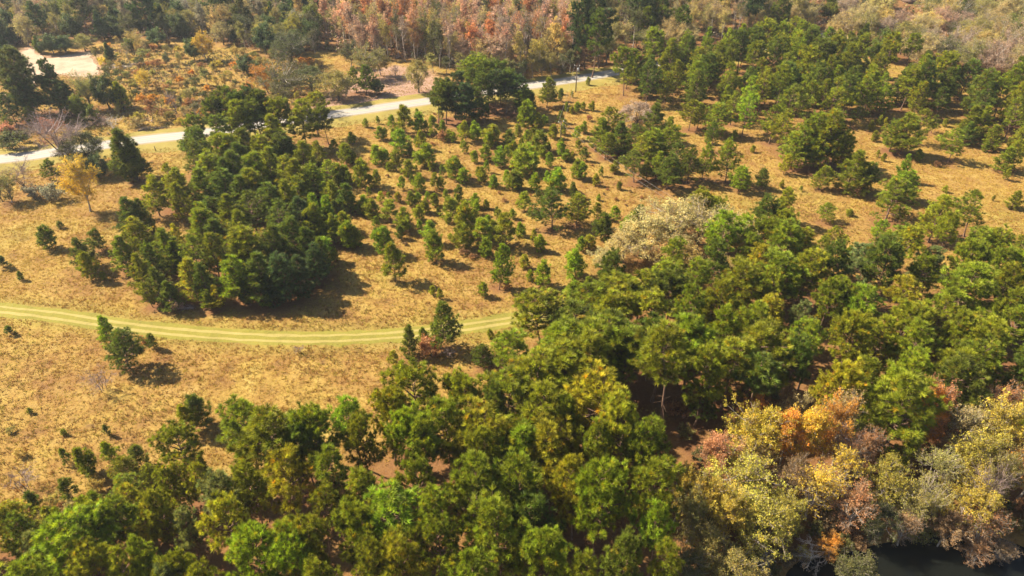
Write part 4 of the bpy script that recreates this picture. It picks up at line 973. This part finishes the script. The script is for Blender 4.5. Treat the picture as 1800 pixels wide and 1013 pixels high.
def grassy_mat(name, c1, c2, c3, bump=.5):
    m, nt, out = new_mat(name)
    geo = N(nt, 'ShaderNodeNewGeometry'); pos = geo.outputs['Position']
    a = noise(nt, .16, 5, .65, pos); f = noise(nt, 1.8, 5, .75, pos)
    c = mixc(nt, f, ramp(nt, a, [(.32, c1), (.5, c2), (.68, c3)]), ramp(nt, f, [(.3, c1), (.55, c2), (.75, c3)]))
    p = N(nt, 'ShaderNodeBsdfPrincipled'); nt.links.new(c, p.inputs['Base Color'])
    p.inputs['Roughness'].default_value = .95; p.inputs['Specular IOR Level'].default_value = .1
    b1 = N(nt, 'ShaderNodeBump'); b1.inputs['Strength'].default_value = bump; b1.inputs['Distance'].default_value = .12
    nt.links.new(f, b1.inputs['Height']); nt.links.new(b1.outputs[0], p.inputs['Normal'])
    nt.links.new(p.outputs[0], out.inputs['Surface'])
    return m
M_VERGE = grassy_mat('mown_verge', (.145, .118, .034), (.21, .168, .042), (.265, .208, .068))
M_TRACK = grassy_mat('track_grass', (.11, .098, .021), (.178, .157, .029), (.23, .19, .042), .9)
M_RUT = grassy_mat('worn_rut', (.185, .15, .042), (.255, .208, .068), (.315, .255, .098), .5)
def road_mat():
    m, nt, out = new_mat('pale_asphalt')
    geo = N(nt, 'ShaderNodeNewGeometry'); pos = geo.outputs['Position']
    a = noise(nt, .12, 6, .65, pos); f = noise(nt, 2.2, 6, .75, pos)
    c = mixc(nt, .5, ramp(nt, a, [(.3, (.27, .245, .215)), (.7, (.36, .335, .30))]), ramp(nt, f, [(.3, (.26, .235, .21)), (.7, (.38, .355, .32))]))
    at = N(nt, 'ShaderNodeAttribute', attribute_name='tone')
    c = mixc(nt, 1.0, c, at.outputs['Color'], 'MULTIPLY')
    p = N(nt, 'ShaderNodeBsdfPrincipled'); nt.links.new(c, p.inputs['Base Color'])
    p.inputs['Roughness'].default_value = .8; p.inputs['Specular IOR Level'].default_value = .3
    nt.links.new(p.outputs[0], out.inputs['Surface'])
    return m
o = link('road_verge', strip(ROAD, -11.5, 7.5, .012, 1.3, 8, 0, 2.5).mesh('road_verge', M_VERGE)); tag(o, 'mown yellow-green verge on both sides of the paved road', 'verge', kind='structure')
M_SHOULDER = grassy_mat('gravelly_shoulder', (0.177, 0.136, 0.068), (0.245, 0.190, 0.095), (0.299, 0.245, 0.136))
o = link('road_shoulder', strip(ROAD, -4.1, 4.1, .02, .35, 6, 1, 1.2).mesh('road_shoulder', M_SHOULDER)); tag(o, 'narrow dull shoulder along the edges of the paved road', 'shoulder', kind='structure')
rb = strip(ROAD, -3.25, 3.25, .035, .14, 12, 1)
wear = np.array([.62, .76, .88, .72, .80, .90, .74, .90, .80, .72, .88, .76, .62])      # wheel paths worn darker, crown and edges as they are
rb.C[0][:, :3] = np.tile(wear, len(ROAD))[:, None]
o = link('road', rb.mesh('road', road_mat())); tag(o, 'pale sunlit paved road running up from left to right', 'road', kind='structure')
M_LINE = plain_mat('faded_yellow_line', (.40, .31, .12), .7)
for s_ in (-.12, .12):
    o = link('road_line', strip(ROAD, s_ - .05, s_ + .05, .043).mesh('road_line', M_LINE)); tag(o, 'faded yellow centre line of the paved road, %s of the double line' % ('near side' if s_ < 0 else 'far side'), 'road marking', kind='structure')
o = link('grassy_track', strip(TRACK, -2.3, 2.2, .015, .5, 8, 2, .9).mesh('grassy_track', M_TRACK)); tag(o, 'mown yellow-green track curving across the golden field', 'track', kind='structure')
for s_ in (-.95, .75):
    o = link('wheel_rut', strip(TRACK, s_ - .36, s_ + .36, .026, .17, 2, 1, .6).mesh('wheel_rut', M_RUT)); tag(o, 'pale worn wheel rut along the grassy track, %s one' % ('lower' if s_ < 0 else 'upper'), 'rut', kind='structure')
def poly_sheet(poly, z, step, jit):
    P = []
    n = len(poly)
    for i in range(n):
        a, b_ = np.array(poly[i]), np.array(poly[(i + 1) % n]); k = max(1, int(np.linalg.norm(b_ - a) / step))
        for j in range(k): P.append(a + (b_ - a) * j / k)
    P = np.array(P); P = P + jit * np.column_stack([wob(P[:, 0], P[:, 1], 2.2, 0), wob(P[:, 0], P[:, 1], 2.2, 1)])
    me = bpy.data.meshes.new('sheet')
    me.from_pydata([(p[0], p[1], z) for p in P], [], [list(range(len(P)))])
    me.update()
    if me.polygons[0].normal.z < 0: me.flip_normals()
    return me
me = poly_sheet(SAND, .014, .7, 2.0); me.materials.append(grassy_mat('pale_sand', (.17, .12, .075), (.33, .25, .18), (.42, .34, .265), .6))
o = link('sandy_clearing', me); tag(o, 'bare pale sandy clearing at the upper left', 'clearing', kind='structure')
def water_mat():
    m, nt, out = new_mat('dark_pond_water')
    geo = N(nt, 'ShaderNodeNewGeometry')
    p = N(nt, 'ShaderNodeBsdfPrincipled')
    p.inputs['Base Color'].default_value = (.006, .007, .006, 1); p.inputs['Roughness'].default_value = .08
    p.inputs['IOR'].default_value = 1.33; p.inputs['Specular IOR Level'].default_value = .25
    b1 = N(nt, 'ShaderNodeBump'); b1.inputs['Strength'].default_value = .12; b1.inputs['Distance'].default_value = .05
    nt.links.new(noise(nt, 1.2, 3, .5, geo.outputs['Position']), b1.inputs['Height']); nt.links.new(b1.outputs[0], p.inputs['Normal'])
    nt.links.new(p.outputs[0], out.inputs['Surface'])
    return m
cx = sum(p[0] for p in POND) / len(POND); cy = sum(p[1] for p in POND) / len(POND)
me = poly_sheet([(cx + (p[0] - cx) * 1.12, cy + (p[1] - cy) * 1.12) for p in POND], -.9, 2, .5); me.materials.append(water_mat())
o = link('pond', me); tag(o, 'dark still water in the shade at the lower right corner', 'water', kind='structure')

# ------------------------------------------------------------------ copies of the trees
def zbase(t): return zfun(t['X'], t['Y'])
def colour(t):
    r, g_, b_ = TONE[t['tone']]
    k = rl.uniform(.84, 1.16); hsh = rl.uniform(-.08, .08)
    return (min(1, r * k * (1 + hsh)), min(1, g_ * k * (1 - hsh * .3)), min(1, b_ * k * (1 - hsh)), 1)
PROTO_OBJ = {}
def build(t, tilt=None, rz=None):
    K = KIND[t['kind']]; key = (t['kind'], t['var'])
    if key not in PROTO_OBJ:
        root = empty(K['name'], (0, 0, 0))
        kids = [link(pn, me, root) for pn, me, isf in K['var'][t['var']]['parts']]
        PROTO_OBJ[key] = (root, kids); new, nk = root, kids
    else:
        r0_, k0_ = PROTO_OBJ[key]
        new = r0_.copy(); COL.objects.link(new); nk = []
        for c in k0_:
            d = c.copy(); COL.objects.link(d); d.parent = new; nk.append(d)
    for k_ in list(new.keys()): del new[k_]
    new.location = (t['X'], t['Y'], zbase(t) - .05)
    new.rotation_euler = tilt if tilt else (rl.gauss(0, .045), rl.gauss(0, .045), rl.uniform(0, 6.283) if rz is None else rz)
    new.scale = (t['sx'], t['sx'], t['s'])
    c = colour(t)
    for d in nk: d.color = c
    t['obj'] = new
    return new
# fallen and leaning bleached dead trees at the water's edge
DEAD = [((1470, 958), 8.5, (0, R(-72), .4), 'bleached dead tree toppled to the left over the water edge, lower right', 'the toppled bleached tree'),
        ((1335, 1008), 6.0, (R(20), R(-62), 1.2), 'broken pale dead tree leaning left at the bottom edge, left of the water', None),
        ((1560, 905), 7.0, (R(-10), R(48), .2), 'white-limbed dead tree leaning right among olive trees above the water', None),
        ((1740, 905), 8.0, (R(12), R(26), 2.0), 'pale slanting dead trunk near the right edge above the water', None),
        ((1300, 985), 5.0, (R(14), R(-66), 2.6), 'small pale fallen snag at the bottom, left of the toppled one', None)]
for (p, h, tilt, lb, rf) in DEAD:
    X, Y = ground(*p)
    t = put('snag', X, Y, h, 'grey', 'bleached dead trees by the water', None, lb, rf, 0)
    t['tilt'] = tilt
for t in TREES: build(t, t.get('tilt'))

# ------------------------------------------------------------------ labels
KWORD = {'tall': 'tall pine', 'mid': 'bushy pine', 'young': 'young pine', 'ever': 'evergreen', 'oak': 'broad-crowned tree', 'maple': 'leafy tree', 'slim': 'slender tree', 'bare': 'leafless tree', 'snag': 'dead tree', 'shrub': 'low shrub', 'bareshrub': 'leafless bush'}
ORD = ['', 'second ', 'third ', 'fourth ', 'fifth ', 'sixth ', 'seventh ', 'eighth ', 'ninth ', 'tenth ', 'eleventh ', 'twelfth ', 'thirteenth ', 'fourteenth ', 'fifteenth ', 'sixteenth ', 'seventeenth ', 'eighteenth ', 'nineteenth ', 'twentieth ']
POLES_PX = [(1012, 116, 162, 'the utility pole by the road'), (985, 213, 254, 'the utility pole in the field')]
MARKS = [(t['px'], t['py'], t['ref']) for t in TREES if t['ref']] + [(x, (a + b_) / 2, r_) for x, a, b_, r_ in POLES_PX] + [
    (205, 117, 'the brush pile by the sand'), (1425, 68, 'the far bend of the road'), (1610, 4, 'the white-roofed shed'), (1210, 725, 'the sunlit forest floor')]
buck = {}
for t in TREES:
    if t['label']: continue
    x, y = min(max(t['px'], 4), 1796), min(max(t['py'], 4), 1009)
    m_ = min(MARKS, key=lambda q: math.hypot(q[0] - x, (q[1] - y) * 1.25))
    dx, dy = x - m_[0], (y - m_[1])
    a = math.degrees(math.atan2(dy, dx)) % 360
    dr = ['right of', 'in front and right of', 'in front of', 'in front and left of', 'left of', 'behind and left of', 'behind', 'behind and right of'][int(((a + 22.5) % 360) // 45)]
    w = (WORD[t['tone']] + ' ' if t['kind'] not in ('bare', 'bareshrub', 'snag') else '') + KWORD[t['kind']]
    buck.setdefault((m_[2], dr, w), []).append((math.hypot(dx, dy), t))
for (ref, dr, w), lst in buck.items():
    lst.sort(key=lambda q: q[0])
    for i, (_, t) in enumerate(lst):
        lead = ORD[i] if i < len(ORD) else 'farther '
        if i == 0 and len(lst) > 1: lead = 'nearest '
        t['label'] = (lead + w + ' ' + dr + ' ' + ref)
        if len(t['label'].split()) > 16: print('LONG', t['label'])
for t in TREES:
    tag(t['obj'], t['label'], KIND[t['kind']]['cat'], t['stand'])

# ------------------------------------------------------------------ far woods beyond the picture's top edge: one mass
def far_mat():
    m, nt, out = new_mat('far_foliage')
    at = N(nt, 'ShaderNodeAttribute', attribute_name='tone')
    p = N(nt, 'ShaderNodeBsdfPrincipled'); nt.links.new(at.outputs['Color'], p.inputs['Base Color'])
    p.inputs['Roughness'].default_value = .7; p.inputs['Specular IOR Level'].default_value = .15
    nt.links.new(p.outputs[0], out.inputs['Surface'])
    return m
fb = Buf(); fr_ = np.random.default_rng(77)
if FAR:
    A_ = np.array([(x, y, 0) for x, y, *_ in FAR]); Hh = np.array([f[2] for f in FAR])
    sticks(fb, A_, A_ + np.column_stack([fr_.normal(0, .4, (len(A_), 2)), Hh * .9]), .22, .06)
    fb.C[-1][:] = (.2, .15, .12, 1)
    for X, Y, h, kd, tone in FAR:
        n = 60; rx = h * (.32 if kd == 'wide' else .17)
        d = norm(fr_.normal(size=(n, 3))); rr = fr_.random(n) ** .4 * (1 + .3 * np.sin(d @ fr_.normal(size=3) * 3))
        zc = h * (.6 if kd == 'wide' else .62)
        P = np.column_stack([X + d[:, 0] * rx * rr, Y + d[:, 1] * rx * rr, zc + d[:, 2] * (h - zc) * rr])
        leaves(fb, fr_, P, np.full(n, 1.15), .5)
        c = np.array(TONE[tone]); fb.C[-1][:, :3] = c * np.repeat(fr_.uniform(.6, 1.3, n), 4)[:, None]
    o = link('far_woods', fb.mesh('far_woods', far_mat())); tag(o, 'unbroken far woods continuing beyond the top of the picture', 'woods', kind='stuff')

def undergrowth():
    b = Buf(); r = np.random.default_rng(31)
    tones = [TONE[k] for k in ('olive', 'dolive', 'tan', 'brown', 'mauve', 'grey', 'olive', 'pink')]
    cnt = 0
    for w_, dens in zip(WOODS, (1.0, 1.0, .55)):
        xs = [p[0] for p in w_]; ys = [p[1] for p in w_]
        n = int(5200 * dens)
        X = r.uniform(max(-330, min(xs)), min(360, max(xs)), n); Y = r.uniform(min(ys), min(410, max(ys)), n)
        ok = in_poly(X, Y, w_) & (dist_path(X, Y, ROAD) > 7) & ~in_poly(X, Y, SAND)
        for x, y in zip(X[ok], Y[ok]):
            h = r.uniform(.8, 4.2); k = 18; rx = h * r.uniform(.35, .6)
            d = norm(r.normal(size=(k, 3))); rr = r.random(k) ** .45
            P = np.column_stack([x + d[:, 0] * rx * rr, y + d[:, 1] * rx * rr, np.maximum(.1, h * .5 + d[:, 2] * h * .5 * rr)])
            leaves(b, r, P, np.full(k, .75), .5)
            b.C[-1][:, :3] = np.array(tones[r.integers(len(tones))]) * .75 * np.repeat(r.uniform(.6, 1.3, k), 4)[:, None]
            cnt += 1
    o = link('undergrowth', b.mesh('undergrowth', far_mat())); tag(o, 'tangled grey-olive undergrowth filling the woods along the top', 'undergrowth', kind='stuff')
    return cnt
def scrub():
    poly = gpoly([(-60,150),(30,150),(150,135),(185,112),(190,80),(280,80),(400,92),(560,112),(600,130),(560,180),(430,208),(330,222),(250,236),(100,258),(-60,285)])
    b = Buf(); r = np.random.default_rng(41)
    tones = [TONE[k] for k in ('straw', 'olive', 'tan', 'straw', 'brown', 'mauve', 'olive', 'rust', 'gold')]
    xs = [p[0] for p in poly]; ys = [p[1] for p in poly]; n = 9000
    X = r.uniform(min(xs), max(xs), n); Y = r.uniform(min(ys), max(ys), n)
    ok = in_poly(X, Y, poly) & (dist_path(X, Y, ROAD) > 6.5 + r.random(n) * 3) & ~in_poly(X, Y, SAND) & (r.random(n) < .55 + .5 * wob(X, Y, 5, 1))
    for x, y in zip(X[ok], Y[ok]):
        h = r.uniform(.3, 1.3) ** 1.2; k = 12; rx = h * r.uniform(.5, 1.0)
        P = np.column_stack([x + r.normal(0, rx * .5, k), y + r.normal(0, rx * .5, k), np.abs(r.normal(0, h * .45, k)) + .1])
        leaves(b, r, P, np.full(k, .5), .5)
        b.C[-1][:, :3] = np.array(tones[r.integers(len(tones))]) * .72 * np.repeat(r.uniform(.6, 1.3, k), 4)[:, None]
    o = link('scrub', b.mesh('scrub', far_mat())); tag(o, 'knee-high tangled scrub covering the rough field across the road', 'scrub', kind='stuff')
scrub()
n_under = undergrowth()

# ------------------------------------------------------------------ grass: loose tussocks over the open field
def grass(n_try, name, label):
    b = Buf(); r = np.random.default_rng(9)
    X = r.uniform(-230, 260, n_try); Y = r.uniform(58, 300, n_try)
    px, py = pix(X, Y)
    ok = (px > -60) & (px < 1860) & (py < 1060)
    ok &= r.random(n_try) < np.clip(1.15 - (Y - 90) / 230, .25, 1)
    X, Y = X[ok], Y[ok]
    ii = np.clip(np.searchsorted(gy, Y), 0, len(gy) - 1); jj = np.clip(np.searchsorted(gx, X), 0, len(gx) - 1)
    lt = litter[ii, jj]
    ok = (r.random(len(X)) > lt * 1.1) & (pond[ii, jj] < .05)
    X, Y = X[ok], Y[ok]
    ok = (dist_path(X, Y, TRACK) > 2.3) & (dist_path(X, Y, ROAD) > 7.5 + 2 * r.random(len(X))) & ~in_poly(X, Y, SAND)
    X, Y = X[ok], Y[ok]
    cl = wob(X, Y, .7, 0) * .35 + wob(X, Y, 3.1, 1) * .45 + r.normal(0, .4, len(X))
    ok = r.random(len(X)) < np.clip(.72 + .4 * cl, .2, 1)
    X, Y, cl = X[ok], Y[ok], cl[ok]
    n = len(X); K = 6
    big = .6 * wob(X, Y, 7.0, 2) + .6 * wob(X, Y, 22.0, 0)
    pal = .74 * np.array([(.53, .35, .07), (.60, .42, .09), (.47, .255, .06), (.38, .19, .06), (.42, .34, .05), (.27, .16, .06)])
    pick = np.clip((r.random(n) * 3.2 + 1.2 + big * -2.3 + r.normal(0, .5, n)).astype(int), 0, 5)
    col = pal[pick] * r.uniform(.75, 1.2, n)[:, None]
    h = r.uniform(.22, .5, n) * np.clip(1 + .3 * cl, .5, 1.6)
    az = r.uniform(0, 6.28, (n, K)); sp = r.uniform(.15, .95, (n, K))
    d = np.stack([np.cos(az) * sp, np.sin(az) * sp, np.full((n, K), 1.) - .3 * sp], -1) * (h[:, None, None] * r.uniform(.6, 1.1, (n, K, 1)))
    base = np.stack([X, Y, np.zeros(n)], -1)[:, None, :] + np.concatenate([r.normal(0, .16, (n, K, 2)), np.zeros((n, K, 1))], -1)
    side = np.stack([-np.sin(az), np.cos(az), np.zeros((n, K))], -1) * .045
    V = np.stack([base - side, base + side, base + d], 2).reshape(-1, 3)
    b.add(V, np.arange(len(V)).reshape(-1, 3), np.repeat(np.column_stack([col, np.ones(n)]), K * 3, 0))
    m, nt, out = new_mat('dry_grass')
    at = N(nt, 'ShaderNodeAttribute', attribute_name='tone')
    df = N(nt, 'ShaderNodeBsdfDiffuse'); nt.links.new(at.outputs['Color'], df.inputs[0])
    tr = N(nt, 'ShaderNodeBsdfTranslucent'); nt.links.new(at.outputs['Color'], tr.inputs[0])
    mx = N(nt, 'ShaderNodeMixShader'); mx.inputs[0].default_value = .35
    nt.links.new(df.outputs[0], mx.inputs[1]); nt.links.new(tr.outputs[0], mx.inputs[2]); nt.links.new(mx.outputs[0], out.inputs[0])
    o = link(name, b.mesh(name, m)); tag(o, label, 'grass', kind='stuff')
    return n
n_grass = grass(680000, 'dry_grass', 'knee-high dry golden and russet grass covering the open field')

# ------------------------------------------------------------------ utility poles and wires
M_INS = plain_mat('white_porcelain', (.80, .80, .78), .35, .5); M_ALU = plain_mat('aluminium_wire', (.30, .28, .26), .8, .2); M_GREYMETAL = plain_mat('grey_transformer', (.42, .43, .44), .5, .5, .2)
def box(b, c, s, rz=0.0):
    V = np.array([(x, y, z) for x in (-.5, .5) for y in (-.5, .5) for z in (-.5, .5)]) * np.array(s)
    ca, sa_ = math.cos(rz), math.sin(rz)
    V = np.column_stack([V[:, 0] * ca - V[:, 1] * sa_, V[:, 0] * sa_ + V[:, 1] * ca, V[:, 2]]) + np.array(c)
    F = [(0, 1, 3, 2), (4, 6, 7, 5), (0, 4, 5, 1), (2, 3, 7, 6), (0, 2, 6, 4), (1, 5, 7, 3)]
    b.add(V, [t for f in F for t in ((f[0], f[1], f[2]), (f[0], f[2], f[3]))])
def pole_at(X, Y, h, rz, arm, label, transformer=False):
    root = empty('utility_pole', (X, Y, 0), rz)
    tag(root, label, 'utility pole', 'utility poles of the power line')
    b = Buf(); tube(b, [(0, 0, -.3), (0, 0, h * .5), (0, 0, h)], [.20, .17, .13], 8, True); link('shaft', b.mesh('pole_shaft', M_POLE, True), root)
    if arm:
        b = Buf(); box(b, (0, .17, h - .45), (2.0, .10, .12)); ca_ = link('crossarm', b.mesh('crossarm', M_POLE), root)
        xs = (-.85, .85)
    else: xs = (0,)
    for x in xs:
        b = Buf(); y = .17 if arm else 0
        z = h - .39 if arm else h
        tube(b, [(x, y, z), (x, y, z + .08), (x, y, z + .16), (x, y, z + .26), (x, y, z + .30)], [.05, .11, .07, .10, .03], 8, True); link('insulator', b.mesh('insulator', M_INS, True), root)
    if transformer:
        b = Buf(); tube(b, [(.42, 0, h - 2.2), (.42, 0, h - 2.15), (.42, 0, h - 1.15), (.42, 0, h - 1.05)], [.22, .30, .30, .18], 12, True); link('transformer', b.mesh('transformer', M_GREYMETAL, True), root)
        b = Buf(); box(b, (.13, 0, h - 1.6), (.30, .10, .35)); link('bracket', b.mesh('bracket', M_GREYMETAL), root)
    return root
def top_h(gx_, gy_, ty):
    d = ray(gx_, ty); t = gy_ / d[1]; return CAM_H + t * d[2]
p1 = ground(1012, 162); h1 = top_h(1012, p1[1], 114)
p2 = ground(985, 255); h2 = top_h(985, p2[1], 213)
d3 = ray(1262, 396); h3 = 9.0; t3 = (h3 - CAM_H) / d3[2]; p3 = (t3 * d3[0], t3 * d3[1])
az12 = math.atan2(p2[1] - p1[1], p2[0] - p1[0]) + math.pi / 2; az23 = math.atan2(p3[1] - p2[1], p3[0] - p2[0]) + math.pi / 2
pole_at(p1[0], p1[1], h1, az12, True, 'brown wooden utility pole with pale fittings on top, standing beside the paved road', True)
pole_at(p2[0], p2[1], h2, az23, True, 'bare brown wooden utility pole among young pines where the wires start')
pole_at(p3[0], p3[1], h3, az23, True, 'wooden utility pole hidden in the cream-leaved tree at the end of the wires')
def wire(a, b_, sag, label):
    s = np.linspace(0, 1, 25); P = np.array(a) + np.outer(s, np.array(b_) - np.array(a)); P[:, 2] -= sag * 4 * s * (1 - s)
    b = Buf(); tube(b, P, np.full(25, .014), 4); o = link('power_wire', b.mesh('power_wire', M_ALU)); tag(o, label, 'wire', 'wires of the power line')
def arm_pt(p, h, az, s): return (p[0] + s * .85 * math.cos(az) - .17 * math.sin(az), p[1] + s * .85 * math.sin(az) + .17 * math.cos(az), h - .12)
for s_, nm in ((-1, 'lower left'), (1, 'upper right')):
    wire(arm_pt(p2, h2, az23, s_), arm_pt(p3, h3, az23, s_), 1.5, 'pale %s wire of the pair slanting from the field pole to the cream-leaved tree' % nm)
    wire(arm_pt(p1, h1, az12, s_), arm_pt(p2, h2, az23, s_), 1.0, 'thin %s wire between the roadside pole and the field pole' % ('left-hand' if s_ < 0 else 'right-hand'))

# ------------------------------------------------------------------ shed, brush piles, post
def shed():
    X, Y = ground(1607, 4)
    root = empty('shed', (X, Y, 0), R(8)); tag(root, 'white-roofed shed just showing at the top edge above tan oaks', 'shed')
    b = Buf(); box(b, (0, 0, 1.3), (11, 7, 2.6)); wl = link('wall', b.mesh('shed_wall', plain_mat('brown_boards', (.16, .11, .085))), root)
    b = Buf()
    V = [(-6, -4.1, 2.55), (6, -4.1, 2.55), (6, 0, 4.3), (-6, 0, 4.3), (6, 4.1, 2.55), (-6, 4.1, 2.55)]
    V2 = [(x, y, z + .12) for x, y, z in V]
    F = [(0, 1, 2, 3), (3, 2, 4, 5)]
    TT = [t for f in F for t in ((f[0] + 6, f[1] + 6, f[2] + 6), (f[0] + 6, f[2] + 6, f[3] + 6), (f[0], f[2], f[1]), (f[0], f[3], f[2]))]
    for a, c in ((0, 1), (1, 2), (2, 4), (4, 5), (5, 3), (3, 0)): TT += [(a, c, c + 6), (a, c + 6, a + 6)]
    b.add(V + V2, TT); link('roof', b.mesh('shed_roof', plain_mat('white_metal_roof', (.80, .80, .78), .5, .4)), root)
    b = Buf(); box(b, (-2, -3.53, 1.05), (1.0, .08, 2.1)); link('door', b.mesh('shed_door', plain_mat('grey_door', (.35, .33, .30))), root)
    b = Buf(); box(b, (2.4, -3.53, 1.5), (1.3, .08, 1.0)); w = link('window', b.mesh('shed_window', plain_mat('white_frame', (.75, .74, .70))), root)
    b = Buf(); box(b, (2.4, -3.58, 1.5), (1.1, .04, .8)); link('pane', b.mesh('shed_pane', plain_mat('dark_glass', (.02, .025, .03), .1, .6)), w)
    for sx_ in (-1, 1):
        b = Buf(); x = sx_ * 5.503
        b.add([(x, -3.5, 2.6), (x, 3.5, 2.6), (x, 0, 4.1)], [(0, 1, 2) if sx_ > 0 else (0, 2, 1)]); link('gable', b.mesh('gable', plain_mat('brown_gable', (.18, .12, .09))), root)
shed()
def pile(px, py, L, W, Hh, n, col, label, rz, seed):
    r = np.random.default_rng(seed); X, Y = ground(px, py)
    root = empty('brush_pile', (X, Y, 0), rz); tag(root, label, 'brush pile', 'heaps of cut brush')
    b = Buf()
    c = np.column_stack([r.normal(0, L * .3, n), r.normal(0, W * .3, n), r.uniform(.05, Hh, n)]); c[:, 2] *= np.exp(-(c[:, 0] / L * 1.6) ** 2)
    d = norm(r.normal(size=(n, 3)) * [1, .6, .35]) * r.uniform(.5, 1.8, (n, 1))
    A = c - d / 2; B = c + d / 2; A[:, 2] = np.maximum(A[:, 2], .03); B[:, 2] = np.maximum(B[:, 2], .03)
    sticks(b, A, B, .05, .02); link('branches', b.mesh('pile_branches', col), root)
    for k in range(4 if L > 4 else 1):
        b = Buf(); a = r.uniform(-.5, .5); x, y = r.normal(0, L * .25), r.normal(0, W * .2); l = r.uniform(1.2, 2.6)
        tube(b, [(x - l * math.cos(a), y - l * math.sin(a), .2), (x, y, .28), (x + l * math.cos(a), y + l * math.sin(a), .2 + r.uniform(0, .4))], [.2, .19, .15], 7, True); link('log', b.mesh('pile_log', col, True), root)
pile(205, 120, 8, 3, 1.3, 260, M_PALE, 'long grey heap of cut branches at the right end of the sand', .1, 1)
pile(250, 113, 8, 2.5, 1.0, 200, M_TWIG, 'purplish-grey heap of brush right of the longer grey heap', .3, 2)
pile(262, 228, 6, 2, 1.0, 200, M_DBARK, 'dark heap of brush on the far verge of the paved road', .25, 3)
pile(330, 542, 2.2, 1.2, .5, 45, M_TWIG, 'pale fallen branches at the front foot of the big pine clump', .2, 4)
X, Y = ground(274.5, 266)
b = Buf(); tube(b, [(0, 0, -.2), (0, 0, .8), (.05, 0, 1.55)], [.13, .12, .10], 6, True); o = link('wooden_post', b.mesh('wooden_post', M_POLE)); o.location = (X, Y, 0); o.rotation_euler = (0, R(-6), 0)
tag(o, 'short dark wooden post on the near verge left of the clump', 'post')

# ------------------------------------------------------------------ haze
HAZE = 0.0001
if HAZE:
    b = Buf(); box(b, (0, 0, (CAM_H + 4 - 4) / 2), (8400, 8400, CAM_H + 4 + 4))
    m, nt, out = new_mat('pale_haze')
    v = N(nt, 'ShaderNodeVolumePrincipled'); v.inputs['Color'].default_value = (.82, .90, 1, 1); v.inputs['Density'].default_value = HAZE; v.inputs['Anisotropy'].default_value = .25
    nt.links.new(v.outputs[0], out.inputs['Volume'])
    o = link('haze', b.mesh('haze', m)); tag(o, 'thin pale haze softening the far woods', 'haze', kind='stuff')
from collections import Counter
print('KINDS', Counter(KIND[t['kind']]['name'] for t in TREES), 'far', len(FAR), 'grass', n_grass, 'marks', len(MARKS), 'under', n_under)
print('TRIS', sum(len(m.polygons) for m in bpy.data.meshes))
